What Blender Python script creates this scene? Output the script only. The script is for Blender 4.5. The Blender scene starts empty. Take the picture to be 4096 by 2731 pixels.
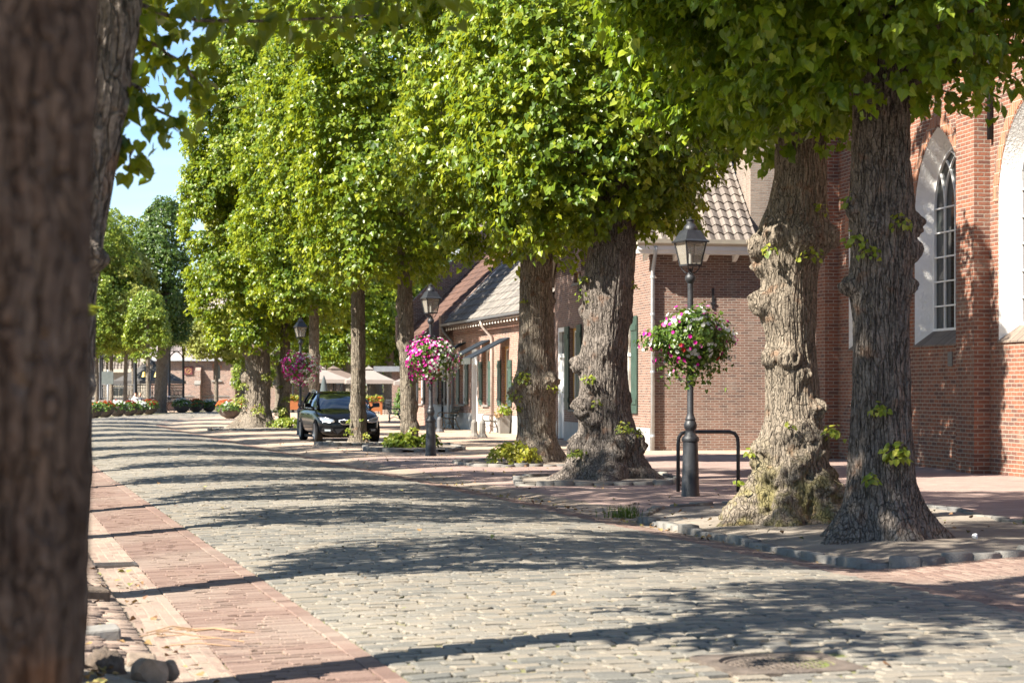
import bpy, bmesh, math, random
import numpy as np
from mathutils import Vector, Matrix
from mathutils.geometry import tessellate_polygon

# ------------------------------------------------------------------ camera, sky, sun, exposure
sc = bpy.context.scene
C = sc.collection
R = math.radians
EYE = 1.5
cam = bpy.data.cameras.new('camera')
cam.lens = 70; cam.sensor_width = 36; cam.shift_y = 0.0468
cam.clip_start = 0.1; cam.clip_end = 3000
cam.dof.use_dof = True; cam.dof.focus_distance = 30.0; cam.dof.aperture_fstop = 4.5
camo = bpy.data.objects.new('camera', cam); C.objects.link(camo)
camo.location = (0, 0, EYE); camo.rotation_euler = (R(90), 0, 0)
sc.camera = camo

SUN_EL = R(42); SUN_PHI = R(32)          # light comes from the left and a little from behind the camera
to_sun = Vector((-math.cos(SUN_PHI) * math.cos(SUN_EL), -math.sin(SUN_PHI) * math.cos(SUN_EL), math.sin(SUN_EL)))
sl = bpy.data.lights.new('sun', 'SUN'); sl.energy = 5.0; sl.angle = R(0.53); sl.color = (1.0, 0.935, 0.83)
so = bpy.data.objects.new('sun', sl); C.objects.link(so)
so.rotation_euler = to_sun.to_track_quat('Z', 'Y').to_euler(); so.location = (-20, -10, 40)

w = bpy.data.worlds.new('World'); sc.world = w; w.use_nodes = True
nt = w.node_tree; nt.nodes.clear()
wo = nt.nodes.new('ShaderNodeOutputWorld'); bg = nt.nodes.new('ShaderNodeBackground')
sky = nt.nodes.new('ShaderNodeTexSky'); sky.sky_type = 'NISHITA'; sky.sun_disc = False
sky.sun_elevation = SUN_EL; sky.sun_rotation = math.atan2(to_sun.x, to_sun.y)
sky.air_density = 1.0; sky.dust_density = 0.15; sky.ozone_density = 3.0
bg.inputs['Strength'].default_value = 0.07
tcw = nt.nodes.new('ShaderNodeTexCoord'); mpw = nt.nodes.new('ShaderNodeMapping'); mpw.inputs['Scale'].default_value = (2.2, 2.2, 17)
nzw = nt.nodes.new('ShaderNodeTexNoise'); nzw.inputs['Scale'].default_value = 1.6; nzw.inputs['Detail'].default_value = 5
crw = nt.nodes.new('ShaderNodeValToRGB'); crw.color_ramp.elements[0].position = .44; crw.color_ramp.elements[1].position = .8
mxw = nt.nodes.new('ShaderNodeMix'); mxw.data_type = 'RGBA'; mxw.inputs[7].default_value = (4.6, 5.0, 5.8, 1)
L = nt.links
L.new(tcw.outputs['Generated'], mpw.inputs[0]); L.new(mpw.outputs[0], nzw.inputs['Vector']); L.new(nzw.outputs[0], crw.inputs[0])
mlw = nt.nodes.new('ShaderNodeMath'); mlw.operation = 'MULTIPLY'; mlw.inputs[1].default_value = .6
L.new(crw.outputs[0], mlw.inputs[0]); L.new(mlw.outputs[0], mxw.inputs[0])
mtw = nt.nodes.new('ShaderNodeMix'); mtw.data_type = 'RGBA'; mtw.blend_type = 'MULTIPLY'; mtw.inputs[0].default_value = 1; mtw.inputs[7].default_value = (.80, .89, 1.0, 1)
L.new(sky.outputs[0], mtw.inputs[6]); L.new(mtw.outputs[2], mxw.inputs[6]); L.new(mxw.outputs[2], bg.inputs[0]); L.new(bg.outputs[0], wo.inputs[0])

sc.view_settings.view_transform = 'Standard'; sc.view_settings.look = 'None'
sc.view_settings.exposure = 1.8; sc.view_settings.gamma = 1
sc.render.resolution_x = 1024; sc.render.resolution_y = 682
sc.cycles.max_bounces = 6; sc.cycles.transparent_max_bounces = 8
sc.cycles.diffuse_bounces = 3; sc.cycles.glossy_bounces = 3; sc.cycles.transmission_bounces = 4
sc.cycles.use_denoising = True

rng = np.random.default_rng(7)
random.seed(5)

# ------------------------------------------------------------------ numeric noise
def _h(ix, iy, iz):
    n = (ix.astype(np.int64) * 374761393 + iy.astype(np.int64) * 668265263 + iz.astype(np.int64) * 2147483647) & 0xffffffff
    n = ((n ^ (n >> 13)) * 1274126177) & 0xffffffff
    n = ((n ^ (n >> 16)) * 2246822519) & 0xffffffff
    return ((n >> 8) & 0xffff) / 32767.5 - 1.0
def vn(p):
    p = np.asarray(p, float); i = np.floor(p).astype(np.int64); f = p - i; f = f * f * (3 - 2 * f)
    x, y, z = i[:, 0], i[:, 1], i[:, 2]; fx, fy, fz = f[:, 0], f[:, 1], f[:, 2]
    def l(a, b, t): return a + (b - a) * t
    a = l(_h(x, y, z), _h(x + 1, y, z), fx); b = l(_h(x, y + 1, z), _h(x + 1, y + 1, z), fx)
    c = l(_h(x, y, z + 1), _h(x + 1, y, z + 1), fx); d = l(_h(x, y + 1, z + 1), _h(x + 1, y + 1, z + 1), fx)
    return l(l(a, b, fy), l(c, d, fy), fz)
def fbm(p, o=3):
    p = np.asarray(p, float); r = 0; a = .5
    for k in range(o): r = r + a * vn(p * (2 ** k) + 17.3 * k); a *= .5
    return r
def sst(x, a, b):
    t = np.clip((x - a) / (b - a), 0, 1); return t * t * (3 - 2 * t)

# ------------------------------------------------------------------ objects, things, parts
def tag(o, label=None, cat=None, group=None, kind=None):
    if label: o['label'] = label
    if cat: o['category'] = cat
    if group: o['group'] = group
    if kind: o['kind'] = kind
    return o
def thing(name, label, cat, loc=(0, 0, 0), rz=0, group=None, scale=1):
    o = bpy.data.objects.new(name, None); C.objects.link(o)
    o.location = loc; o.rotation_euler = (0, 0, rz); o.scale = (scale,) * 3; o.empty_display_size = .2
    return tag(o, label, cat, group)
def link(name, me, mat, parent=None):
    o = bpy.data.objects.new(name, me); C.objects.link(o)
    if mat is not None:
        for m in (mat if isinstance(mat, (list, tuple)) else [mat]): me.materials.append(m)
    if parent is not None: o.parent = parent
    return o
def children_of(o): return [c for c in bpy.data.objects if c.parent == o]
def dup(o, parent=None):
    kids = list(o.children)
    c = o.copy(); C.objects.link(c); c.parent = parent
    for k in kids: dup(k, c)
    return c
def fast(name, V, F, mat, parent=None, smooth=True, tint=None, uv=None, mid=None):
    V = np.asarray(V, np.float32); F = np.asarray(F, np.int32); M, K = F.shape
    me = bpy.data.meshes.new(name)
    me.vertices.add(len(V)); me.vertices.foreach_set('co', V.ravel())
    me.loops.add(M * K); me.loops.foreach_set('vertex_index', F.ravel())
    me.polygons.add(M); me.polygons.foreach_set('loop_start', np.arange(0, M * K, K, dtype=np.int32))
    me.polygons.foreach_set('use_smooth', np.full(M, smooth, dtype=bool))
    if mid is not None: me.polygons.foreach_set('material_index', np.asarray(mid, np.int32))
    if tint is not None:
        a = me.attributes.new('tint', 'FLOAT', 'FACE'); a.data.foreach_set('value', np.asarray(tint, np.float32))
    if uv is not None:
        u = me.uv_layers.new(name='uv'); u.data.foreach_set('uv', np.asarray(uv, np.float32)[F.ravel()].ravel())
    me.update(calc_edges=True)
    return link(name, me, mat, parent)

class P:
    """a pile of shapes that becomes one mesh object"""
    def __init__(s): s.v = []; s.f = []; s.m = []; s.mi = 0
    def add(s, vs, fs):
        n = len(s.v); s.v += [tuple(v) for v in vs]
        s.f += [tuple(i + n for i in f) for f in fs]; s.m += [s.mi] * len(fs); return s
    def box(s, c, d, rz=0, rx=0, ry=0, top=1.0, topy=None):
        x, y, z = d[0] / 2, d[1] / 2, d[2] / 2; ty = top if topy is None else topy
        vs = [Vector((sx * x * (top if sz > 0 else 1), sy * y * (ty if sz > 0 else 1), sz * z)) for sz in (-1, 1) for sx, sy in ((-1, -1), (1, -1), (1, 1), (-1, 1))]
        M = Matrix.Rotation(rz, 3, 'Z') @ Matrix.Rotation(ry, 3, 'Y') @ Matrix.Rotation(rx, 3, 'X')
        c = Vector(c); vs = [M @ v + c for v in vs]
        return s.add(vs, [(3, 2, 1, 0), (4, 5, 6, 7), (0, 1, 5, 4), (1, 2, 6, 5), (2, 3, 7, 6), (3, 0, 4, 7)])
    def b2(s, lo, hi): return s.box([(a + b) / 2 for a, b in zip(lo, hi)], [abs(b - a) for a, b in zip(lo, hi)])
    def lathe(s, prof, c=(0, 0, 0), n=16, sq=False, rot=0):
        vs = []; fs = []; k = len(prof)
        for r, z in prof:
            for i in range(n):
                a = rot + 2 * math.pi * i / n; vs.append((c[0] + r * math.cos(a), c[1] + r * math.sin(a), c[2] + z))
        for j in range(k - 1):
            for i in range(n):
                i2 = (i + 1) % n; fs.append((j * n + i, j * n + i2, (j + 1) * n + i2, (j + 1) * n + i))
        fs.append(tuple(range(n - 1, -1, -1))); fs.append(tuple((k - 1) * n + i for i in range(n)))
        return s.add(vs, fs)
    def tube(s, pts, r, n=8, cap=True):
        pts = [Vector(p) for p in pts]; rs = r if isinstance(r, (list, tuple)) else [r] * len(pts)
        vs = []; fs = []; up = None
        for i, p in enumerate(pts):
            t = (pts[min(i + 1, len(pts) - 1)] - pts[max(i - 1, 0)]).normalized()
            if up is None:
                up = Vector((0, 0, 1)) if abs(t.z) < .9 else Vector((1, 0, 0))
            a = t.cross(up)
            if a.length < 1e-4: a = t.orthogonal()
            a.normalize(); b = a.cross(t).normalized(); up = b
            for k in range(n):
                q = 2 * math.pi * k / n; vs.append(p + rs[i] * (a * math.cos(q) + b * math.sin(q)))
        for j in range(len(pts) - 1):
            for i in range(n):
                i2 = (i + 1) % n; fs.append((j * n + i, j * n + i2, (j + 1) * n + i2, (j + 1) * n + i))
        if cap: fs.append(tuple(range(n - 1, -1, -1))); fs.append(tuple((len(pts) - 1) * n + i for i in range(n)))
        return s.add(vs, fs)
    def prism(s, outline, d):
        """outline: 3D points of one side, d: extrusion vector"""
        o = [Vector(p) for p in outline]; d = Vector(d); n = len(o)
        fs = [tuple(range(n - 1, -1, -1)), tuple(range(n, 2 * n))] + [(i, (i + 1) % n, n + (i + 1) % n, n + i) for i in range(n)]
        return s.add(o + [p + d for p in o], fs)
    def poly(s, pts): return s.add(pts, [tuple(range(len(pts)))])
    def obj(s, name, mat, parent=None, smooth=False, bevel=0):
        me = bpy.data.meshes.new(name); me.from_pydata(s.v, [], s.f); me.update()
        bm = bmesh.new(); bm.from_mesh(me); bmesh.ops.recalc_face_normals(bm, faces=bm.faces); bm.to_mesh(me); bm.free()
        if smooth: me.polygons.foreach_set('use_smooth', np.ones(len(me.polygons), bool)); me.update()
        if max(s.m, default=0) > 0: me.polygons.foreach_set('material_index', np.array(s.m, np.int32))
        o = link(name, me, mat, parent)
        if bevel:
            b = o.modifiers.new('bevel', 'BEVEL'); b.width = bevel; b.segments = 2; b.limit_method = 'ANGLE'; b.angle_limit = R(40)
        if smooth == 'auto' or smooth == 2:
            e = o.modifiers.new('edges', 'EDGE_SPLIT'); e.split_angle = R(38)
        return o

# ------------------------------------------------------------------ materials
class NM:
    def __init__(s, name):
        s.m = bpy.data.materials.new(name); s.m.use_nodes = True; s.t = s.m.node_tree; s.t.nodes.clear()
        s.out = s.n('OutputMaterial'); s.b = s.n('BsdfPrincipled'); s.l(s.b.outputs[0], s.out.inputs[0])
    def n(s, k, **kw):
        x = s.t.nodes.new('ShaderNode' + k)
        for a, b in kw.items(): setattr(x, a, b)
        return x
    def l(s, a, b): s.t.links.new(a, b)
    def coord(s, out='Object', scale=None, rot=None):
        c = s.n('TexCoord').outputs[out]
        if scale is None and rot is None: return c
        m = s.n('Mapping'); s.l(c, m.inputs[0])
        if scale is not None: m.inputs['Scale'].default_value = scale
        if rot is not None: m.inputs['Rotation'].default_value = rot
        return m.outputs[0]
    def noise(s, vec, scale, detail=4, rough=.55, w=None):
        x = s.n('TexNoise'); x.inputs['Scale'].default_value = scale; x.inputs['Detail'].default_value = detail; x.inputs['Roughness'].default_value = rough
        if vec is not None: s.l(vec, x.inputs['Vector'])
        return x.outputs[0]
    def ramp(s, fac, stops):
        x = s.n('ValToRGB'); e = x.color_ramp.elements
        while len(e) < len(stops): e.new(.5)
        for k, (p, c) in enumerate(stops):
            e[k].position = p; e[k].color = (*c, 1) if not isinstance(c, (int, float)) else (c, c, c, 1)
        s.l(fac, x.inputs[0]); return x.outputs[0]
    def mix(s, f, a, b, mode='MIX'):
        x = s.n('Mix', data_type='RGBA', blend_type=mode)
        for i, q in ((0, f), (6, a), (7, b)):
            if isinstance(q, (int, float)): x.inputs[i].default_value = q
            elif isinstance(q, tuple): x.inputs[i].default_value = (*q, 1)
            else: s.l(q, x.inputs[i])
        return x.outputs[2]
    def math(s, op, a, b=0.0, clamp=False):
        x = s.n('Math', operation=op); x.use_clamp = clamp
        for i, q in ((0, a), (1, b)):
            if isinstance(q, (int, float)): x.inputs[i].default_value = q
            else: s.l(q, x.inputs[i])
        return x.outputs[0]
    def attr(s, name='tint'): return s.n('Attribute', attribute_name=name).outputs['Fac']
    def set(s, col=None, rough=None, metal=None, spec=None, bump=None, dist=.02, strength=1.0):
        b = s.b
        for key, q in (('Base Color', col), ('Roughness', rough), ('Metallic', metal), ('Specular IOR Level', spec)):
            if q is None: continue
            if isinstance(q, tuple): b.inputs[key].default_value = (*q, 1)
            elif isinstance(q, (int, float)): b.inputs[key].default_value = q
            else: s.l(q, b.inputs[key])
        if bump is not None:
            x = s.n('Bump'); x.inputs['Distance'].default_value = dist; x.inputs['Strength'].default_value = strength
            s.l(bump, x.inputs['Height']); s.l(x.outputs[0], b.inputs['Normal'])
        return s.m

def plain(name, col, rough=.6, metal=0, var=.25, scale=6, bump=.0, spec=.5, coat=0):
    k = NM(name); c = k.coord(); n = k.noise(c, scale, 5)
    d = tuple(x * (1 - var) for x in col); h = tuple(min(1, x * (1 + var)) for x in col)
    k.set(k.ramp(n, [(.3, d), (.7, h)]), k.ramp(n, [(.3, min(1, rough * .85)), (.7, min(1, rough * 1.15))]), metal, spec,
          bump=k.noise(c, scale * 7, 3) if bump else None, dist=bump or .01)
    if coat: k.b.inputs['Coat Weight'].default_value = coat; k.b.inputs['Coat Roughness'].default_value = .03
    return k.m

def brick_mat(name, c1, c2, mortar, bw=.215, rh=.065, ms=.011, dark=(.06, .045, .045), darkamt=.3, stain=.35, soil=False):
    k = NM(name); tc = k.n('TexCoord'); sx = k.n('SeparateXYZ'); k.l(tc.outputs['Object'], sx.inputs[0])
    sn = k.n('SeparateXYZ'); k.l(tc.outputs['Normal'], sn.inputs[0])
    side = k.math('GREATER_THAN', k.math('ABSOLUTE', sn.outputs[0]), .6)
    cx = k.n('CombineXYZ'); k.l(sx.outputs[0], cx.inputs[0]); k.l(sx.outputs[2], cx.inputs[1])
    cy = k.n('CombineXYZ'); k.l(sx.outputs[1], cy.inputs[0]); k.l(sx.outputs[2], cy.inputs[1])
    vm = k.n('Mix', data_type='VECTOR'); k.l(side, vm.inputs[0]); k.l(cx.outputs[0], vm.inputs[4]); k.l(cy.outputs[0], vm.inputs[5])
    base = vm.outputs[1]
    wob = k.noise(base, 3.1, 2); off = k.n('VectorMath', operation='SCALE'); 
    nz = k.n('TexNoise'); nz.inputs['Scale'].default_value = 7; k.l(base, nz.inputs['Vector'])
    sb = k.n('VectorMath', operation='SUBTRACT'); k.l(nz.outputs[1], sb.inputs[0]); sb.inputs[1].default_value = (.5, .5, .5)
    k.l(sb.outputs[0], off.inputs[0]); off.inputs['Scale'].default_value = .018
    ad = k.n('VectorMath', operation='ADD'); k.l(base, ad.inputs[0]); k.l(off.outputs[0], ad.inputs[1])
    b = k.n('TexBrick'); k.l(ad.outputs[0], b.inputs['Vector'])
    b.inputs['Scale'].default_value = 1; b.inputs['Brick Width'].default_value = bw; b.inputs['Row Height'].default_value = rh
    b.inputs['Mortar Size'].default_value = ms * .8; b.inputs['Mortar Smooth'].default_value = .25; b.inputs['Bias'].default_value = 0
    b.inputs['Color1'].default_value = (0, 0, 0, 1); b.inputs['Color2'].default_value = (1, 1, 1, 1); b.inputs['Mortar'].default_value = (.5, .5, .5, 1)
    t = b.outputs['Color']
    # a second, per-brick random from white noise on the brick cell colour
    col = k.ramp(t, [(.0, dark), (darkamt * .35, tuple((a + d) / 2 for a, d in zip(c1, dark))), (darkamt * .6, c1), (1, c2)])
    n1 = k.noise(base, 26, 4); col = k.mix(.35, col, k.mix(n1, tuple(.55 * a for a in c1), tuple(min(1, 1.35 * a) for a in c2)))
    n2 = k.noise(base, .8, 4); col = k.mix(k.ramp(n2, [(.45, 0.0), (.75, stain)]), col, (.09, .075, .07))
    mps = k.n('Mapping'); k.l(base, mps.inputs[0]); mps.inputs['Scale'].default_value = (2.6, .22, 1); n3 = k.noise(mps.outputs[0], 1.3, 5)
    col = k.mix(k.ramp(n3, [(.48, 0.0), (.72, .55)]), col, (.085, .06, .052)); col = k.mix(k.ramp(k.noise(base, 2.1, 5), [(.56, 0.0), (.74, .4)]), col, tuple(.8 * q for q in mortar))
    mcol = k.mix(k.noise(base, 5, 4), tuple(.65 * a for a in mortar), mortar)
    col = k.mix(b.outputs['Fac'], col, mcol)
    hgt = k.math('ADD', k.math('MULTIPLY', b.outputs['Fac'], -1.0), k.math('MULTIPLY', n1, .55))
    return k.set(col, .88, 0, .25, bump=hgt, dist=.012)

def leaf_mat(name, dark, mid, light, trans=.4, tcol=(.30, .38, .03), rough=.37):
    k = NM(name); a = k.attr(); n = k.noise(k.coord(), .55, 3)
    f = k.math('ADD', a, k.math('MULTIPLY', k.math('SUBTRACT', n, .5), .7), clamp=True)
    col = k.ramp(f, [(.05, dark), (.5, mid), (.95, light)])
    k.set(col, rough, 0, .4)
    tr = k.n('BsdfTranslucent'); k.l(k.mix(.55, col, tcol), tr.inputs[0])
    mx = k.n('MixShader'); mx.inputs[0].default_value = trans
    k.l(k.b.outputs[0], mx.inputs[1]); k.l(tr.outputs[0], mx.inputs[2]); k.l(mx.outputs[0], k.out.inputs[0])
    return k.m

def bark_mat(name, c0, c1, c2, rust=.0, moss=0.0, mossh=1.2, vs=22, crack=.38, vz=.13):
    k = NM(name); c = k.coord(scale=(1, 1, .16)); o = k.coord()
    n = k.noise(c, 34, 5, .6); n2 = k.noise(o, 3.5, 4); n3 = k.noise(o, 60, 3)
    f = k.math('ADD', k.math('MULTIPLY', n, .65), k.math('MULTIPLY', n2, .35))
    col = k.mix(.45, k.ramp(f, [(.36, c0), (.5, c1), (.66, c2)]), k.ramp(k.noise(o, 42, 4), [(.35, c0), (.65, c2)]))
    vo = k.n('TexVoronoi', feature='DISTANCE_TO_EDGE'); vd = k.n('TexNoise'); vd.inputs['Scale'].default_value = 6; k.l(o, vd.inputs['Vector']); va = k.n('VectorMath', operation='MULTIPLY_ADD'); k.l(vd.outputs[1], va.inputs[0]); va.inputs[1].default_value = (.09, .09, .03); k.l(k.coord(scale=(1, 1, vz)), va.inputs[2]); k.l(va.outputs[0], vo.inputs['Vector']); vo.inputs['Scale'].default_value = vs
    crk = k.ramp(vo.outputs[0], [(.0, 1.0), (.10, 0.0)]); col = k.mix(k.math('MULTIPLY', crk, crack), col, tuple(.45 * q for q in c0))
    if rust: col = k.mix(k.ramp(k.noise(o, 5.3, 3), [(.6, 0.0), (.72, rust)]), col, (.24, .10, .04))
    if moss:
        z = k.n('SeparateXYZ'); k.l(o, z.inputs[0])
        hz = k.math('MULTIPLY', k.math('SUBTRACT', mossh, z.outputs[2]), 1.5, clamp=True)
        mk = k.math('MULTIPLY', k.ramp(k.noise(o, 4.2, 4), [(.46, 0.0), (.6, moss)]), hz)
        col = k.mix(mk, col, (.17, .15, .035))
    return k.set(col, .93, 0, .15, bump=k.math('SUBTRACT', k.math('ADD', n, k.math('MULTIPLY', n3, .5)), crk), dist=.022)

M = {}
M['bark_grey'] = bark_mat('bark_grey', (.07, .053, .04), (.215, .178, .138), (.36, .31, .245), rust=.5)
M['bark_dark'] = bark_mat('bark_dark', (.05, .041, .035), (.15, .126, .106), (.25, .215, .185), rust=.3)
M['bark_mossy'] = bark_mat('bark_mossy', (.07, .056, .042), (.195, .16, .122), (.32, .27, .21), rust=.35, moss=.6, mossh=.95, crack=.06)
M['bark_brown'] = bark_mat('bark_brown', (.05, .030, .021), (.125, .080, .056), (.20, .137, .098), rust=.5, vs=50, crack=.0)
M['bark_young'] = bark_mat('bark_young', (.07, .055, .042), (.20, .165, .125), (.31, .27, .21), rust=.4)
M['leaf'] = leaf_mat('leaf', (.027, .066, .008), (.108, .174, .012), (.31, .34, .022), .37, tcol=(.52, .58, .02))
M['leaf_near'] = leaf_mat('leaf_near', (.034, .08, .010), (.105, .185, .015), (.28, .33, .025), .42, tcol=(.42, .56, .02))
M['leaf_light'] = leaf_mat('leaf_light', (.08, .13, .018), (.16, .23, .03), (.30, .33, .05), .38, tcol=(.45, .52, .05))
M['leaf_far_yellow'] = leaf_mat('leaf_far_yellow', (.13, .16, .03), (.25, .28, .055), (.42, .41, .10), .38, tcol=(.55, .55, .1))
M['leaf_far_dark'] = leaf_mat('leaf_far_dark', (.026, .058, .013), (.065, .12, .02), (.15, .21, .035), .32)
M['leaf_gold'] = leaf_mat('leaf_gold', (.14, .18, .02), (.27, .29, .03), (.45, .40, .06), .35, tcol=(.55, .5, .05))
M['leaf_sprout'] = leaf_mat('leaf_sprout', (.07, .12, .014), (.16, .22, .022), (.33, .33, .05), .4, tcol=(.45, .48, .04))
M['plant_green'] = leaf_mat('plant_green', (.03, .07, .012), (.075, .14, .02), (.16, .22, .035), .3)
# ------------------------------------------------------------------ the ground and the road
_ds = .25; _s = np.arange(-12, 180, _ds)
_th = np.where(_s < 77, R(14.85), R(14.85) - (np.clip(_s, 77, 117) - 77) / 40 * R(17.5))
_cx = np.cumsum(-np.sin(_th) * _ds); _cy = np.cumsum(np.cos(_th) * _ds)
_i0 = np.argmin(abs(_s)); _cx += 2.18 - _cx[_i0]; _cy += 0 - _cy[_i0]
def rd(s, u):
    s = np.asarray(s, float); th = np.interp(s, _s, _th)
    return np.interp(s, _s, _cx) + u * np.cos(th), np.interp(s, _s, _cy) + u * np.sin(th)
def su(x, y):
    x = np.atleast_1d(np.asarray(x, float)); y = np.atleast_1d(np.asarray(y, float)); S = np.empty_like(x); U = np.empty_like(x)
    for a in range(0, len(x), 4000):
        xx, yy = x[a:a + 4000], y[a:a + 4000]
        k = np.argmin((xx[:, None] - _cx) ** 2 + (yy[:, None] - _cy) ** 2, axis=1)
        th = _th[k]; dx, dy = xx - _cx[k], yy - _cy[k]
        S[a:a + 4000] = _s[k] + dx * -np.sin(th) + dy * np.cos(th); U[a:a + 4000] = dx * np.cos(th) + dy * np.sin(th)
    return S, U
_hu = [-60, -2.6, -1.6, -1.25, -1.1, -.8, 0, .8, 2.3, 3.8, 4.6, 5.05, 5.3, 5.6, 6.4, 80]
_hz = [.0, .03, .03, -.035, -.055, -.045, .0, .05, .085, .05, .0, -.045, -.055, -.03, .0, .0]
def Hsu(s, u):
    a = 1 - sst(np.asarray(s, float), 92, 118)
    h = np.interp(u, _hu, _hz) * a
    q = np.stack([np.asarray(s, float) * .35, np.asarray(u, float) * .6, np.zeros_like(np.asarray(s, float) + u)], -1).reshape(-1, 3)
    return h + .016 * vn(q).reshape(h.shape) * a
def G(x, y):
    s, u = su(x, y); return float(Hsu(s, u)[0])

def ground_mat(name, c1, c2, c3, rows=None, bscale=1.0):
    """rows: (brick length, brick width) paved look, from the mesh's own metre uv"""
    k = NM(name); uvn = k.n('UVMap'); uvn.uv_map = 'uv'; v = uvn.outputs[0]
    big = k.noise(v, .35, 5); mid = k.noise(v, 2.3, 5); fine = k.noise(v, 40, 3)
    col = k.ramp(k.math('ADD', k.math('MULTIPLY', big, .55), k.math('MULTIPLY', mid, .45)), [(.36, c1), (.5, c2), (.62, c3)])
    h = fine
    if rows:
        b = k.n('TexBrick'); k.l(v, b.inputs['Vector']); b.inputs['Scale'].default_value = 1
        b.inputs['Brick Width'].default_value = rows[0]; b.inputs['Row Height'].default_value = rows[1]; b.inputs['Mortar Size'].default_value = .004
        b.inputs['Color1'].default_value = (.62, .60, .62, 1); b.inputs['Color2'].default_value = (1.3, 1.22, 1.18, 1); b.inputs['Mortar'].default_value = (.8, .75, .68, 1)
        col = k.mix(.8, col, b.outputs[0], 'MULTIPLY')
        h = k.math('ADD', k.math('MULTIPLY', b.outputs['Fac'], -1), k.math('MULTIPLY', fine, .4))
    col = k.mix(.4, col, k.mix(fine, tuple(.6 * x for x in c2), tuple(min(1, 1.4 * x) for x in c2)))
    return k.set(col, .92, 0, .2, bump=h, dist=.012)
M['sand'] = ground_mat('sand', (.17, .135, .105), (.27, .215, .165), (.36, .295, .23))
M['soil'] = ground_mat('soil', (.13, .105, .085), (.245, .21, .17), (.36, .315, .26))
M['walk_red'] = ground_mat('walk_red', (.23, .165, .14), (.30, .22, .19), (.38, .30, .25), (.2, .055))
M['walk_sandy'] = ground_mat('walk_sandy', (.34, .25, .18), (.43, .325, .24), (.50, .395, .29), (.2, .08))
M['earth'] = ground_mat('earth', (.25, .20, .16), (.33, .28, .22), (.40, .34, .27))

def sheet(name, s0, s1, u0, u1, ds, du, dz, mat, ny=None):
    ss = np.linspace(s0, s1, max(2, int((s1 - s0) / ds) + 1)); uu = np.linspace(u0, u1, max(2, int((u1 - u0) / du) + 1))
    Sg, Ug = np.meshgrid(ss, uu, indexing='ij'); x, y = rd(Sg, Ug); z = Hsu(Sg, Ug) + dz
    V = np.stack([x, y, z], -1).reshape(-1, 3); n, m = Sg.shape
    i = np.arange(n * m).reshape(n, m); F = np.stack([i[:-1, :-1], i[:-1, 1:], i[1:, 1:], i[1:, :-1]], -1).reshape(-1, 4)
    o = fast(name, V, F, mat, uv=np.stack([Ug.ravel(), Sg.ravel()], -1)); o['kind'] = 'structure'; return o

# one ground sheet to the horizon
gx = np.concatenate([np.linspace(-900, -70, 14), np.linspace(-64, 40, 80), np.linspace(50, 900, 14)])
gy = np.concatenate([np.linspace(-60, -14, 6), np.linspace(-11, 130, 150), np.linspace(140, 1500, 24)])
X, Y = np.meshgrid(gx, gy, indexing='ij'); s_, u_ = su(X.ravel(), Y.ravel())
inside = (Y.ravel() < 150) & (abs(X.ravel()) < 65)
Z = np.where(inside, Hsu(s_, u_), 0) - .10
V = np.stack([X.ravel(), Y.ravel(), Z], -1); i = np.arange(X.size).reshape(X.shape)
F = np.stack([i[:-1, :-1], i[1:, :-1], i[1:, 1:], i[:-1, 1:]], -1).reshape(-1, 4)
fast('ground', V, F, M['earth'], uv=V[:, :2])['kind'] = 'structure'

k = NM('road_joint'); uvn = k.n('UVMap'); uvn.uv_map = 'uv'
n1 = k.noise(uvn.outputs[0], 1.7, 5); n2 = k.noise(uvn.outputs[0], 9, 4)
M['joint'] = k.set(k.mix(k.ramp(k.math('ADD', k.math('MULTIPLY', n1, .5), k.math('MULTIPLY', n2, .5)), [(.45, 0), (.58, 1)]), (.22, .18, .135), (.13, .15, .045)), .95, 0, .1, bump=n2, dist=.01)

def stone_mat(name, stops, rough=.72, bump=.006, lichen=None):
    k = NM(name); a = k.attr(); o = k.coord(); n = k.noise(o, 2.5, 4); f = k.noise(o, 70, 4)
    col = k.ramp(k.math('ADD', k.math('MULTIPLY', a, .8), k.math('MULTIPLY', n, .2)), stops)
    col = k.mix(.5, col, k.mix(f, (.45, .44, .43), (1.5, 1.47, 1.42)), 'MULTIPLY')
    dust = k.ramp(k.noise(o, .55, 4), [(.45, 0.0), (.7, .35)])
    col = k.mix(dust, col, (.29, .255, .205))
    return k.set(col, rough, 0, .35, bump=f, dist=bump)
M['cobble'] = stone_mat('cobble', [(.05, (.098, .098, .09)), (.35, (.152, .144, .124)), (.6, (.22, .19, .148)), (.8, (.167, .157, .136)), (.97, (.27, .235, .182))], .62)
M['brick_strip'] = stone_mat('brick_strip', [(.05, (.128, .080, .064)), (.4, (.175, .115, .092)), (.7, (.212, .145, .116)), (.95, (.255, .19, .152))], .85)
M['gutter_brick'] = stone_mat('gutter_brick', [(.05, (.20, .14, .112)), (.5, (.265, .195, .155)), (.95, (.32, .245, .195))], .9)
M['kerb'] = stone_mat('kerb', [(.05, (.11, .11, .11)), (.5, (.175, .168, .155)), (.95, (.25, .235, .205))], .85, .012)

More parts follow.
